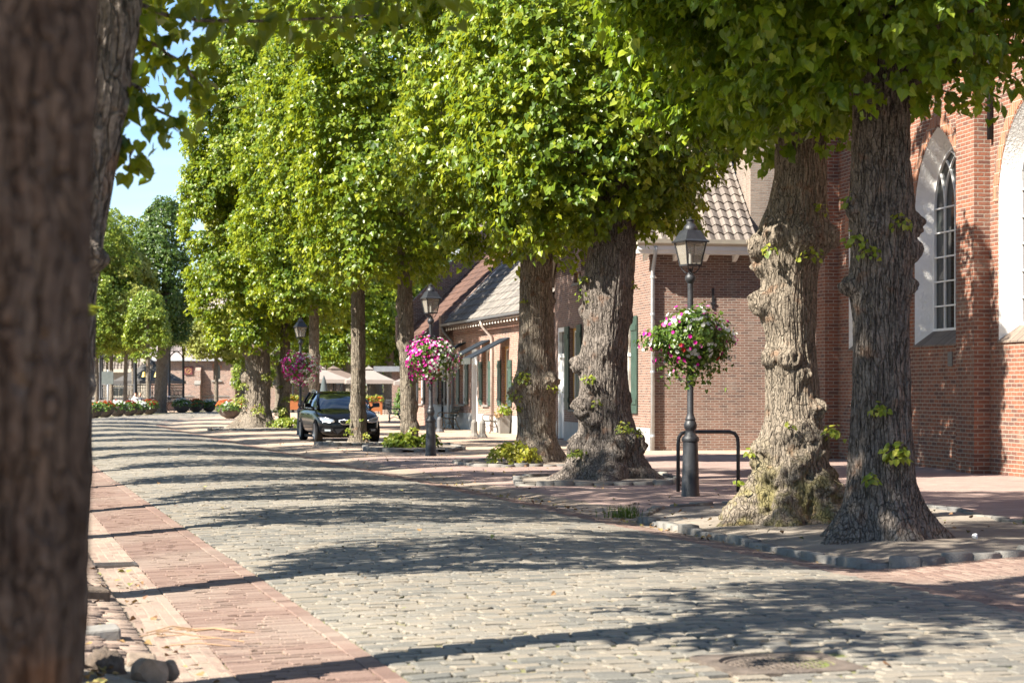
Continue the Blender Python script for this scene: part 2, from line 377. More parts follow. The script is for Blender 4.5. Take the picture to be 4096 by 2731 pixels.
def stones(s0, s1, u0, u1, lu, ls, gap, rnd, dz, depth=.05, tilt=.03, hj=.006, u1f=None, lod=False, along=False, skip=None, warp=0):
    """rows of real stones across the road; returns vertices, faces, tints"""
    rows = []
    if along:
        nu = max(1, round((u1 - u0) / ls))
        for a in range(nu):
            s = s0 - rng.random() * lu
            while s < s1:
                l = lu * (1 + .12 * rng.standard_normal()); rows.append((s + l / 2, u0 + (a + .5) * (u1 - u0) / nu, (u1 - u0) / nu, l)); s += l
    else:
        s = s0
        while s < s1:
            h = ls * (1 + .10 * rng.standard_normal()); hi = u1 if u1f is None else u1f(s)
            n = max(1, round((hi - u0) / lu)); cuts = u0 + (np.arange(n + 1) + (rng.random() - .5) * .9) / n * (hi - u0)
            cuts[1:-1] += lu * .12 * rng.standard_normal(max(0, n - 1)); cuts = np.clip(np.sort(cuts), u0, hi); cuts[0] = u0; cuts[-1] = hi
            for a in range(n):
                if cuts[a + 1] - cuts[a] > lu * .3: rows.append((s + h / 2, (cuts[a] + cuts[a + 1]) / 2, cuts[a + 1] - cuts[a], h))
            s += h
    q = np.array(rows)
    if warp: q[:, 0] += warp * np.sin(q[:, 1] * 1.3 + 1) + warp * .8 * vn(np.stack([q[:, 0] * .4, q[:, 1] * .5, q[:, 0] * 0], -1))
    if skip is not None: q = q[~skip(q[:, 0], q[:, 1])]
    N = len(q); du = q[:, 2] / 2 - gap / 2; dsq = q[:, 3] / 2 - gap / 2
    jit = rng.standard_normal((N, 4, 2)) * gap * .6
    cs = np.array([[-1, -1], [1, -1], [1, 1], [-1, 1]])
    hh = rng.standard_normal(N) * hj; tx = rng.standard_normal(N) * tilt; ty = rng.standard_normal(N) * tilt
    rings = [(1.0, -depth), (1.0, -rnd * .9), (1 - .16, 0.0)] if not lod else [(1.0, -rnd), (.78, 0.0)]
    if rnd <= .004: rings = [(1.0, -depth), (1.0, -rnd), (1 - .08, 0.0)]
    VV = []
    for sc_, z in rings:
        uo = cs[None, :, 0] * du[:, None] * sc_ + jit[:, :, 0]; so_ = cs[None, :, 1] * dsq[:, None] * sc_ + jit[:, :, 1]
        if sc_ < 1:
            uo = cs[None, :, 0] * (du[:, None] - np.minimum(du, dsq)[:, None] * (1 - sc_) * 1.3) + jit[:, :, 0]
            so_ = cs[None, :, 1] * (dsq[:, None] - np.minimum(du, dsq)[:, None] * (1 - sc_) * 1.3) + jit[:, :, 1]
        uu = q[:, 1, None] + uo; ss = q[:, 0, None] + so_
        x, y = rd(ss, uu); zz = Hsu(np.repeat(q[:, 0, None], 4, 1), np.repeat(q[:, 1, None], 4, 1)) * .5 + Hsu(ss, uu) * .5 + dz + z + hh[:, None] + tx[:, None] * uo + ty[:, None] * so_
        VV.append(np.stack([x, y, zz], -1))
    V = np.stack(VV, 1).reshape(-1, 3); r = len(rings); base = np.arange(N)[:, None, None] * (4 * r)
    fs = [[4 * a + b, 4 * a + (b + 1) % 4, 4 * a + 4 + (b + 1) % 4, 4 * a + 4 + b] for a in range(r - 1) for b in range(4)] + [[4 * r - 4, 4 * r - 3, 4 * r - 2, 4 * r - 1]]
    F = (base + np.array(fs)[None]).reshape(-1, 4)
    t = np.clip(rng.random(N) * .75 + .125 + .25 * vn(np.stack([q[:, 0] * .3, q[:, 1] * .5, q[:, 0] * 0 + 9], -1)), 0, 1)
    return V, F, np.repeat(t, len(fs))
def cat(parts):
    V = []; F = []; T = []; n = 0
    for v, f, t in parts: V.append(v); F.append(f + n); T.append(t); n += len(v)
    return np.concatenate(V), np.concatenate(F), np.concatenate(T)

# manhole centre
mx_, my_ = 1.385, 10.40
ms_, mu_ = su(mx_, my_); ms_, mu_ = float(ms_[0]), float(mu_[0])
hole = lambda s, u: (abs(s - ms_) < .40) & (abs(u - mu_) < .40)
sheet('road_bed', -10, 150, -1.6, 5.9, .5, .25, -.012, M['joint'])
v = cat([stones(3, 46, 0.0, 4.6, .18, .098, .015, .0065, .005, tilt=.016, hj=.0032, skip=hole, warp=.10),
         stones(46, 88, 0.0, 4.6, .18, .10, .015, .0065, .004, tilt=.02, hj=.003, lod=True, warp=.1),
         stones(88, 140, 0.0, 5.2, .3, .25, .02, .012, .002, tilt=.04, lod=True)])
fast('road', v[0], v[1], M['cobble'], tint=v[2], smooth=False)['kind'] = 'structure'
v = cat([stones(3, 60, -.115, 0, .2, .115, .006, .004, .002, tilt=.012, hj=.0012, along=True),
         stones(3, 46, -.80, -.115, .2, .058, .006, .004, .0, tilt=.012, hj=.0012, warp=.05),
         stones(46, 100, -.80, 0, .2, .12, .006, .004, .0, tilt=.01, hj=.001, lod=True),
         stones(16.5, 52, 4.6, 5.12, .2, .058, .006, .004, .0, tilt=.012, hj=.0012),
         stones(52, 110, 4.6, 5.3, .2, .12, .006, .004, .0, tilt=.01, hj=.001, lod=True),
         stones(3, 16.5, 4.6, 5.2, .2, .058, .006, .004, .0, tilt=.012, hj=.0012),
         stones(3, 16.5, 5.2, 12.5, .06, .2, .006, .004, .0, tilt=.012, hj=.0012)])
fast('brick_road_edge', v[0], v[1], M['brick_strip'], tint=v[2], smooth=False)['kind'] = 'structure'
v = cat([stones(3, 60, -1.16, -.80, .19, .07, .005, .002, .0, tilt=.006, hj=.0012, along=True)])
sheet('gutter_sand', 3, 60, -1.30, -.82, .2, .06, -.0015, M['sand'])
fast('gutter', v[0], v[1], M['gutter_brick'], tint=v[2], smooth=False)['kind'] = 'structure'
sheet('gutter_sand', 16.5, 130, 5.05, 5.75, .5, .12, .004, M['sand'])
sheet('side_street', -8, 17.2, 5.9, 34, .6, .5, -.012, M['walk_red'])
sheet('pavement', 16.9, 44, 5.7, 34, .5, .35, .004, M['walk_red'])
sheet('pavement', 44, 150, 5.7, 40, .8, .5, .004, M['walk_sandy'])
sheet('pavement', -10, 150, -14, -1.2, .6, .25, .004, M['walk_sandy'])
v = stones(6, 40, -2.2, -1.18, .2, .062, .007, .004, .018, tilt=.02, hj=.004, skip=lambda s, u: (s < 11.6) & (u < -1.26))
fast('pavement_brick', v[0], v[1], M['gutter_brick'], tint=v[2])['kind'] = 'structure'

# kerbed tree beds
def offset_poly(pts, d):
    n = len(pts); out = []
    for a in range(n):
        p, q, r = Vector(pts[a - 1]), Vector(pts[a]), Vector(pts[(a + 1) % n])
        e1 = (q - p).normalized(); e2 = (r - q).normalized(); nn = Vector((-(e1 + e2).y, (e1 + e2).x)); nn = nn.normalized() if nn.length > 1e-6 else Vector((-e1.y, e1.x))
        out.append(q + nn * d)
    return out
def tree_bed(pts, rise=.07, stone=.30, width=.12, gaps=0.0, soil='soil'):
    """ccw outline -> kerb stones all round and a sheet of trodden soil inside"""
    pts = [Vector(p) for p in pts]; n = len(pts); VV = []; FF = []; TT = []; c0 = 0
    for a in range(n):
        p, q = pts[a], pts[(a + 1) % n]; L_ = (q - p).length; m = max(1, round(L_ / stone)); e = (q - p) / L_; nr = Vector((-e.y, e.x))
        for b in range(m):
            if random.random() < gaps: continue
            t0 = p + e * (L_ * b / m + .006); t1 = p + e * (L_ * (b + 1) / m - .006); wv = width * random.uniform(.85, 1.2)
            j = lambda: Vector((random.gauss(0, .008), random.gauss(0, .008)))
            o = [t0 + j(), t1 + j(), t1 + nr * wv + j(), t0 + nr * wv + j()]; z = G(t0.x, t0.y); tp = rise + random.gauss(0, .012)
            cen = (o[0] + o[2]) / 2
            for sc_, zz in ((1, -.06), (1.0, tp - .012), (.93, tp)):
                for r_ in o: pnt = cen + (r_ - cen) * sc_; VV.append((pnt.x, pnt.y, z + zz))
            for l in range(2):
                for r_ in range(4): FF.append((c0 + 4 * l + r_, c0 + 4 * l + (r_ + 1) % 4, c0 + 4 * l + 4 + (r_ + 1) % 4, c0 + 4 * l + 4 + r_))
            FF.append((c0 + 8, c0 + 9, c0 + 10, c0 + 11)); TT += [random.random()] * 9; c0 += 12
    fast('kerb', VV, FF, M['kerb'], tint=TT)['kind'] = 'structure'
    inner = offset_poly(pts, width * .8); cx = sum((p.x for p in inner)) / n; cy = sum((p.y for p in inner)) / n
    # dense fan so the soil can be uneven
    ring = []
    for a in range(n):
        p, q = inner[a], inner[(a + 1) % n]; m = max(2, int((q - p).length / .15))
        ring += [p + (q - p) * (b / m) for b in range(m)]
    K = 14; V = []; m = len(ring)
    for l in range(K + 1):
        f = l / K
        for p in ring: V.append((cx + (p.x - cx) * f, cy + (p.y - cy) * f))
    V = np.array(V); s_, u_ = su(V[:, 0], V[:, 1]); ff = np.repeat(np.arange(K + 1) / K, m)
    z = Hsu(s_, u_) + rise - .03 + .03 * (1 - ff) + .025 * fbm(np.stack([V[:, 0] * 2.2, V[:, 1] * 2.2, V[:, 0] * 0], -1), 3)
    F = [(l * m + a, l * m + (a + 1) % m, (l + 1) * m + (a + 1) % m, (l + 1) * m + a) for l in range(K) for a in range(m)]
    fast('tree_bed_soil', np.stack([V[:, 0], V[:, 1], z], -1), F, M[soil], uv=V)['kind'] = 'structure'
def road_poly(su_pts): return [tuple(float(q) for q in rd(a, b)) for a, b in su_pts]
bed1 = [(1.45, 23.3), (1.85, 21.2), (2.33, 19.5), (2.72, 17.9), (3.02, 17.25), (3.5, 17.15), (4.6, 17.75), (6.4, 18.9), (6.2, 20.6), (5.64, 22.0), (5.25, 25.0), (2.7, 25.6), (1.75, 24.7)]
tree_bed(bed1)
tree_bed([(.05, 31.2), (.65, 30.9), (2.5, 31.0), (2.75, 32.4), (2.6, 34.4), (.9, 34.6), (.0, 33.4)], .07)
tree_bed([(-.75, 38.6), (-.2, 38.3), (1.4, 38.9), (1.5, 41.6), (-.6, 42.0), (-1.2, 40.2)], .05, gaps=.25, soil='sand')
tree_bed([(-3.6, 48.2), (-2.9, 47.5), (-1.5, 47.8), (-1.15, 49.6), (-1.6, 52.2), (-3.4, 52.4), (-3.8, 50.5)], .09, gaps=.08)
tree_bed([(-5.3, 53.2), (-4.8, 52.8), (-3.7, 53.0), (-3.4, 54.9), (-4.2, 55.3), (-5.1, 55.2)], .08, gaps=.05)
tree_bed([(-11.2, 73.2), (-9, 72.7), (-7.9, 73.5), (-7.9, 77.5), (-10.8, 78)], .06, gaps=.2)

# manhole cover set in the cobbles
t = thing('manhole_cover', 'round brown iron manhole cover in a square frame set in the cobbles', 'manhole cover', (mx_, my_, Hsu(np.array([ms_]), np.array([mu_]))[0] - .008), -R(14.85) * -1)
M['rust_iron'] = plain('rust_iron', (.13, .103, .082), .7, .25, .35, 9, .006)
p = P(); o_ = .37; n_ = 40
vs = []; 
for a in range(n_):
    q = 2 * math.pi * (a + .5) / n_; c_, s_ = math.cos(q), math.sin(q); mxx = max(abs(c_), abs(s_)); vs.append((o_ * c_ / mxx, o_ * s_ / mxx, .012))
for a in range(n_): q = 2 * math.pi * (a + .5) / n_; vs.append((.305 * math.cos(q), .305 * math.sin(q), .016))
for a in range(n_): q = 2 * math.pi * (a + .5) / n_; vs.append((.300 * math.cos(q), .300 * math.sin(q), -.03))
for a in range(n_): vs.append((vs[a][0], vs[a][1], -.05))
p.add(vs, [(a, (a + 1) % n_, n_ + (a + 1) % n_, n_ + a) for a in range(n_)] + [(n_ + a, n_ + (a + 1) % n_, 2 * n_ + (a + 1) % n_, 2 * n_ + a) for a in range(n_)] + [(3 * n_ + a, 3 * n_ + (a + 1) % n_, (a + 1) % n_, a) for a in range(n_)])
p.obj('frame', M['rust_iron'], t)
p = P(); p.lathe([(.288, -.03), (.288, .004), (.272, .004), (.268, -.002), (0.001, -.002)], n=40)
for a in range(-6, 7):
    for b in range(-6, 7):
        if math.hypot(a, b) < 6.2: p.box((a * .04, b * .04, .001), (.03, .014, .008), rz=R(45) if (a + b) % 2 else R(-45))
p.obj('lid', M['rust_iron'], t)
M['drain'] = plain('drain_iron', (.10, .085, .075), .6, .5, .2, 20)
gx0, gy0 = rd(18.4, -1.0)
t = thing('drain_grate', 'rusty iron drain grate in the light brick gutter', 'drain', (float(gx0), float(gy0), float(Hsu(np.array([18.4]), np.array([-1.0]))[0]) + .006), R(14.85))
p = P()
for a in range(7): p.box((0, -.15 + a * .05, .006), (.36, .02, .02))
p.box((-.18, 0, .006), (.03, .36, .022)); p.box((.18, 0, .006), (.03, .36, .022)); p.box((0, 0, -.012), (.33, .33, .01)); p.obj('grate', M['drain'], t)

sheet('tree_bed_soil', 5, 11.6, -2.9, -1.24, .12, .1, .02, M['soil'])
# ------------------------------------------------------------------ leaves
HEART = np.array([(0, 0.06), (.20, -.10), (.42, -.02), (.52, .24), (.40, .56), (.14, .86), (0, 1.06)])
def leaf_mesh(Pos, Nrm, Tip, size, detail):
    """heart-shaped leaves folded along the midrib. detail 2: outline of 12 points, 1: folded hexagon, 0: folded quad"""
    N = len(Pos); Nrm = Nrm / np.linalg.norm(Nrm, axis=1, keepdims=True)
    T = Tip - Nrm * np.sum(Tip * Nrm, 1, keepdims=True); T /= np.linalg.norm(T, axis=1, keepdims=True) + 1e-9
    B = np.cross(T, Nrm); s = size[:, None, None]
    fold = (.22 + .12 * rng.standard_normal(N))[:, None, None]; curl = (.18 + .2 * rng.standard_normal(N))[:, None, None]
    if detail == 2:
        h = HEART; pts = np.concatenate([h, h[1:-1][::-1] * [-1, 1]])      # 12 points
        F1 = [[0, 1, 2, 3, 4, 5, 6]]; F2 = [[0, 6, 7, 8, 9, 10, 11]]; fs = np.array(F1 + F2)
    elif detail == 1:
        pts = np.array([(0, .05), (.36, -.06), (.5, .3), (0, 1.05), (-.5, .3), (-.36, -.06)]); fs = np.array([[0, 1, 2, 3], [0, 3, 4, 5]])
    else:
        pts = np.array([(0, 0), (.5, .34), (0, 1.05), (-.5, .34)]); fs = np.array([[0, 1, 2, 3]])
    x = pts[None, :, 0, None]; y = pts[None, :, 1, None]
    V = Pos[:, None] + s * (x * B[:, None] + y * T[:, None] + (abs(x) * fold - curl * y * y) * Nrm[:, None])
    n = len(pts); F = (np.arange(N)[:, None, None] * n + fs[None]).reshape(-1, fs.shape[1])
    return V.reshape(-1, 3), F, len(fs)
def unit(v): return v / (np.linalg.norm(v, axis=1, keepdims=True) + 1e-9)
def crown_leaves(c, hb, ht, rfun, sprays, per, size, detail, seed, lump=.22, drop=.35, light=.0, front=None, lean=(0, 0), sk=1.0, inner=.35, lfreq=.75, zlim=None, tilt=(0, 0)):
    """sprays of leaves through the outer part of a crown: c ground point, rfun(t) radius at height fraction"""
    g = np.random.default_rng(seed); out = []
    m = int(sprays * 1.9); t = g.random(m); r = rfun(t); keep = g.random(m) < r / r.max(); t = t[keep]
    th = g.random(len(t)) * 2 * np.pi; h = hb + t * (ht - hb)
    cy, sn = np.cos(th), np.sin(th)
    q = np.stack([cy * 1.6, sn * 1.6, h * lfreq], 1)
    lumpv = fbm(q * 1.15 + seed * 3.1, 3); R_ = rfun(t) * (1 + lump * 1.6 * lumpv)
    fr = 1 - np.abs(g.standard_normal(len(t))) * .11; deep = g.random(len(t)) < inner; fr[deep] = np.sqrt(g.random(deep.sum())) * .9 + .05
    x = c[0] + lean[0] * (h - hb) + cy * R_ * fr; y = c[1] + lean[1] * (h - hb) + sn * R_ * fr
    h = h + (g.random(len(t)) - .5) * .5 + tilt[0] * cy * R_ * fr + tilt[1] * sn * R_ * fr
    p = np.stack([x, y, h], 1)
    cl = vn(p * (1.05 * sk) + seed) ; keep = ~((cl < -.26) & (fr > .66))
    if front is not None:
        facing = cy * front[0] + sn * front[1]; keep &= (facing > -.25) | (g.random(len(t)) < .45)
    if zlim is not None: keep &= (h < zlim) | (g.random(len(t)) < .3)
    p, cy, sn, fr, lumpv, th = p[keep][:sprays], cy[keep][:sprays], sn[keep][:sprays], fr[keep][:sprays], lumpv[keep][:sprays], th[keep][:sprays]
    N = len(p); out_d = np.stack([cy, sn, np.zeros(N)], 1)
    az = g.standard_normal(N) * .7; d = np.stack([np.cos(th + az), np.sin(th + az), -.15 + .35 * g.standard_normal(N)], 1); d = unit(d)
    side = unit(np.cross(d, np.tile([0, 0, 1.0], (N, 1)))); LP = []; LN = []; LT = []; LS = []; TI = []
    tv = .16 * g.standard_normal(N); L_ = size * (per * .30)
    for k in range(per):
        f = (k + .5) / per; sg = 1 if k % 2 else -1
        pos = p + d * (f * L_) + side * (sg * size * .33) + np.array([0, 0, -1.0]) * (f * f * L_ * .35) + g.standard_normal((N, 3)) * size * .22
        nn = out_d * .78 + np.array([0, 0, .55]) + d * .1 + g.standard_normal((N, 3)) * .46
        tp = d * .45 + side * (sg * .5) + np.array([0, 0, -.75]) + g.standard_normal((N, 3)) * .25
        LP.append(pos); LN.append(nn); LT.append(tp); LS.append(size * (.52 + .78 * g.random(N)) * (1.0 if k < per - 1 else .8))
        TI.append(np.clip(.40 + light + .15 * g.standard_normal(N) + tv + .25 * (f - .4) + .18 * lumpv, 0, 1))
    return np.concatenate(LP), np.concatenate(LN), np.concatenate(LT), np.concatenate(LS), np.concatenate(TI)
def build_leaves(name, sets, mat, parent, detail):
    Vs = []; Fs = []; Ts = []; n = 0
    for Pp, Nn, Tt, Ss, Ti in sets:
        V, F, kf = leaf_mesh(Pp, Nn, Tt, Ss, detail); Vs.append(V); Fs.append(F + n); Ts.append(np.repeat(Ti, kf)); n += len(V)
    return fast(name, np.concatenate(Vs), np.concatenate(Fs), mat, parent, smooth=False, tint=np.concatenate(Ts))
def clump(c, r, n, size, seed, light=.2, up=.4, out=None, flat=1.0):
    """a small bunch of leaves round a point (sprouts, low plants)"""
    g = np.random.default_rng(seed); v = unit(g.standard_normal((n, 3))); v[:, 2] = np.where(v[:, 2] < -.3, -v[:, 2], v[:, 2])
    p = np.array(c) + v * (r * (.35 + .65 * g.random((n, 1)))) * np.array([1, 1, flat])
    nn = v * .6 + np.array([0, 0, up]) + g.standard_normal((n, 3)) * .3
    if out is not None: nn = nn + np.array(out) * .8
    tp = v * .8 + np.array([0, 0, -.45]) + g.standard_normal((n, 3)) * .3
    return p, nn, tp, size * (.6 + .6 * g.random(n)), np.clip(.45 + light + .2 * g.standard_normal(n), 0, 1)

# ------------------------------------------------------------------ trunks
def trunk(name, path, mat, parent, burls=(), nseg=72, dz=.045, seed=1, ridge=.016, rfreq=30, lobes=.06, roots=None, knob=0, top=None):
    """path: (height, x, y, radius); burls: (height, angle deg, reach, size); roots: (count, reach, height, phase)"""
    path = np.array(path, float); h0, h1 = path[0, 0], path[-1, 0]
    nh = int((h1 - h0) / dz) + 1; h = np.linspace(h0, h1, nh); cx = np.interp(h, path[:, 0], path[:, 1]); cy = np.interp(h, path[:, 0], path[:, 2])
    def smooth(a):
        k = max(3, int(.18 / dz) | 1); pad = np.pad(a, k // 2, mode='edge'); return np.convolve(pad, np.ones(k) / k, 'valid')
    r = smooth(np.interp(h, path[:, 0], path[:, 3])); cx = smooth(cx); cy = smooth(cy)
    a = np.arange(nseg) / nseg * 2 * np.pi; H_, A = np.meshgrid(h, a, indexing='ij'); r = np.repeat(r[:, None], nseg, 1)
    ca, sa = np.cos(A), np.sin(A); rm = r.mean()
    f = lambda fx, fz, s, o=3: fbm(np.stack([ca * fx, sa * fx, H_ * fz], -1).reshape(-1, 3) + s, o).reshape(H_.shape)
    rr = r * (1 + lobes * 2 * f(1.3, .5, seed) + lobes * f(2.6, 1.1, seed + 40))
    wig = .9 * f(2.5, 1.6, seed + 5)
    n = f(rfreq * rm * 1.7, 2.6, seed + 11, 2) + wig * .25; rr = rr - ridge * 1.5 * np.exp(-(n / .10) ** 2) + ridge * .4
    n = f(rfreq * rm * 3.0, 4.2, seed + 17, 2); rr = rr + ridge * .55 * n - ridge * .6 * np.exp(-(n / .09) ** 2)
    rr = rr + .012 * f(7 * rm * 2, 6, seed + 3)
    if roots:
        cnt, reach, hh, ph = roots; hw = np.clip(1 - (H_ - h0) / hh, 0, 1) ** 2.0
        lob = (.5 + .5 * np.cos(cnt * A + ph + 1.2 * f(1.0, .3, seed + 70))) ** 1.5
        rr = rr + hw * reach * (.45 + .75 * lob)
    if knob:
        kk = np.clip(1 - (H_ - h0) / roots[2] * .92, 0, 1); kk = np.sqrt(kk)
        rr = rr + kk * knob * (f(4.0, 8.0, seed + 23, 3) * 1.8 + .8 * np.abs(f(6, 13, seed + 29, 2)))
    dz_ = np.zeros_like(rr)
    for bh, ba, reach, size in burls:
        reach = min(reach, size * 1.05)
        da = np.angle(np.exp(1j * (A - R(ba)))); d2 = ((H_ - bh) / size) ** 2 + (da * r / size) ** 2
        bump = .62 * np.sqrt(np.clip(1 - d2, 0, 1)) + .36 * np.exp(-d2 * .5)
        rr = rr + reach * bump * (1 + .9 * f(14 * rm * 2, 13, seed + int(bh * 50), 2))
    x = np.repeat(cx[:, None], nseg, 1) + ca * rr; y = np.repeat(cy[:, None], nseg, 1) + sa * rr
    V = np.stack([x, y, H_], -1).reshape(-1, 3); i = np.arange(nh * nseg).reshape(nh, nseg); j = np.roll(i, -1, axis=1)
    F = np.stack([i[:-1], j[:-1], j[1:], i[1:]], -1).reshape(-1, 4)
    return fast(name, V, F, mat, parent)
def limbs(parent, mat, base, specs, name='limb'):
    for pts, r0, r1 in specs:
        q = P(); n = len(pts); 
        pp = []; rr = []
        for k in range(9):
            t = k / 8 * (n - 1); a = min(int(t), n - 2); f = t - a; v = Vector(pts[a]).lerp(Vector(pts[a + 1]), f)
            pp.append(v + Vector((random.gauss(0, .02), random.gauss(0, .02), 0))); rr.append(r0 + (r1 - r0) * k / 8)
        q.tube(pp, rr, 8); q.obj(name, mat, parent, smooth=True)

def dome(e0=.55, e1=.35, peak=.35):
    """crown outline: radius fraction over height fraction"""
    return lambda t: np.where(t < peak, e0 + (1 - e0) * np.sin(np.clip(t / peak, 0, 1) * np.pi / 2), np.power(np.clip(1 - ((t - peak) / (1 - peak)) ** 2.2, 0.0, 1), .5) * (1 - .0) + .02)

def cam_dir(x, y): d = math.hypot(x, y); return (-x / d, -y / d)
LINDEN = 'old pollarded lindens in the row along the right of the street'
def linden(label, x, y, z, path, crown, leafsets, mat='bark_grey', burls=(), roots=None, seed=1, knob=0, ridge=.016, nseg=84, dz=.04, lobes=.06, sprouts=(), detail=1, leafm='leaf', group=LINDEN, limbspec=()):
    t = thing('linden_tree', label, 'tree', (x, y, z), 0, group)
    trunk('trunk', path, M[mat], t, burls, nseg, dz, seed, ridge, 30, lobes, roots, knob)
    sets = [crown_leaves(ls.pop('c', (0, 0)), seed=seed * 13 + i, front=cam_dir(x, y), **ls) for i, ls in enumerate(leafsets)]
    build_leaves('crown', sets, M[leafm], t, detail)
    if limbspec: limbs(t, M[mat], None, limbspec)
    for k, (sx, sy, sz, r, n, size) in enumerate(sprouts):
        build_leaves('sprout_leaves', [clump((sx, sy, sz), r * 1.1, int(n * 2.8), size * .62, seed * 100 + k, out=(-.3, -.8, .2))], M['leaf_sprout'], t, 1 if detail < 2 else 2)
    return t
def twigs(cx, cy, hb, r, n, seed):
    g = random.Random(seed); o = []
    for k in range(n):
        a = g.uniform(0, 6.28); h = hb + g.uniform(0, 2.2)
        o.append(([(cx + .1 * math.cos(a), cy + .1 * math.sin(a), h), (cx + r * .45 * math.cos(a + .2), cy + r * .45 * math.sin(a + .2), h + .35), (cx + r * .85 * math.cos(a), cy + r * .85 * math.sin(a), h + .25)], g.uniform(.035, .06), .008))
    return o

# T1: the dark straight trunk on the right
linden('dark straight ridged linden trunk nearest on the right, in front of the church', 3.63, 19.45, .06,
       [(-.12, 0, 0, .36), (.25, -.01, 0, .345), (.6, -.02, 0, .33), (1.2, -.02, 0, .295), (2.0, -.03, 0, .28), (2.5, -.03, 0, .285), (2.9, -.03, 0, .30), (3.3, -.02, 0, .31), (3.7, -.03, 0, .285), (4.6, -.02, 0, .26), (6, 0, 0, .22), (9, .05, 0, .14), (11.5, .05, 0, .06)],
       None,
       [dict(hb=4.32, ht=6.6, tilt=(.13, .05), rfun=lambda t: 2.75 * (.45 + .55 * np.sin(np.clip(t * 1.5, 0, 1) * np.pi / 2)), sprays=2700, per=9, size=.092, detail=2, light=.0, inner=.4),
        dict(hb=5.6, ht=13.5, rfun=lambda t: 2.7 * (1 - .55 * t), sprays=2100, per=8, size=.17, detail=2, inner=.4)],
       mat='bark_dark', seed=3, roots=(5, .40, .75, .5), ridge=.014, nseg=330, dz=.025, lobes=.05,
       burls=[(3.05, 5, .10, .13), (2.78, -15, .08, .11), (2.45, 188, .11, .12), (3.2, 200, .09, .12), (2.45, -20, .10, .08), (.75, -75, .05, .12), (1.35, -70, .03, .10), (3.0, 250, .05, .12), (2.0, -62, .025, .06)],
       sprouts=[(-.12, -.36, 1.22, .09, 12, .085), (.05, -.38, .78, .14, 26, .09), (-.2, -.39, .55, .08, 8, .08), (.10, -.33, 3.0, .12, 12, .085), (-.3, -.22, 2.85, .14, 12, .09), (-.2, -.3, 2.72, .1, 9, .08), (-.33, -.1, 3.25, .12, 9, .085)],
       detail=2, leafm='leaf_near', limbspec=twigs(0, 0, 4.15, 2.2, 12, 4))
# T2: the pale gnarled one
linden('pale gnarled linden trunk with mossy knobbly root foot, beside the dark straight trunk', 3.10, 22.05, .07,
       [(-.15, 0, 0, .50), (.25, 0, 0, .44), (.6, 0, 0, .40), (.85, 0, 0, .37), (1.05, .01, 0, .30), (1.5, .0, 0, .285), (2.0, -.01, 0, .26), (2.35, -.04, 0, .30), (2.62, -.02, 0, .275), (2.8, -.02, 0, .30), (3.0, .02, 0, .365), (3.25, .03, 0, .37), (3.45, .06, 0, .32), (3.8, .10, 0, .28), (5, .1, 0, .24), (8, .05, 0, .14), (11, .05, 0, .05)],
       None,
       [dict(hb=4.25, ht=6.6, tilt=(.1, 0), rfun=lambda t: 2.2 * (.4 + .6 * np.sin(np.clip(t * 1.5, 0, 1) * np.pi / 2)), sprays=2000, per=9, size=.09, detail=2, light=.05, inner=.45),
        dict(hb=6.2, ht=13, rfun=lambda t: 2.4 * (1 - .5 * t), sprays=1500, per=8, size=.18, detail=2, inner=.4)],
       mat='bark_mossy', seed=8, roots=(7, .42, .95, .2), knob=.11, ridge=.0085, nseg=340, dz=.024, lobes=.07,
       burls=[(1.78, 212, .17, .11), (1.77, 258, .15, .12), (1.60, 290, .10, .09), (1.22, -38, .17, .12), (.95, 240, .08, .13), (.98, 285, .09, .13), (.85, -55, .12, .16), (.78, 205, .10, .15), (2.38, 195, .15, .15), (3.0, 190, .17, .15), (3.12, 230, .08, .14), (3.1, 285, .10, .16), (3.1, -20, .12, .15), (2.75, 185, .10, .1), (.55, 262, .07, .15), (.4, 300, .1, .18), (.45, 225, .08, .16), (.66, 275, .08, .10), (.3, 330, .12, .15)],
       sprouts=[(.38, -.42, .92, .13, 13, .085), (-.1, -.48, 1.02, .09, 6, .07), (-.52, -.3, .72, .06, 4, .08), (-.3, -.4, 2.9, .10, 6, .08), (.12, -.42, 2.85, .14, 9, .08), (.25, -.4, 3.35, .10, 7, .07), (-.66, -.4, .4, .05, 3, .08)],
       detail=2, leafm='leaf_near', limbspec=twigs(.1, 0, 4.4, 1.9, 7, 9))
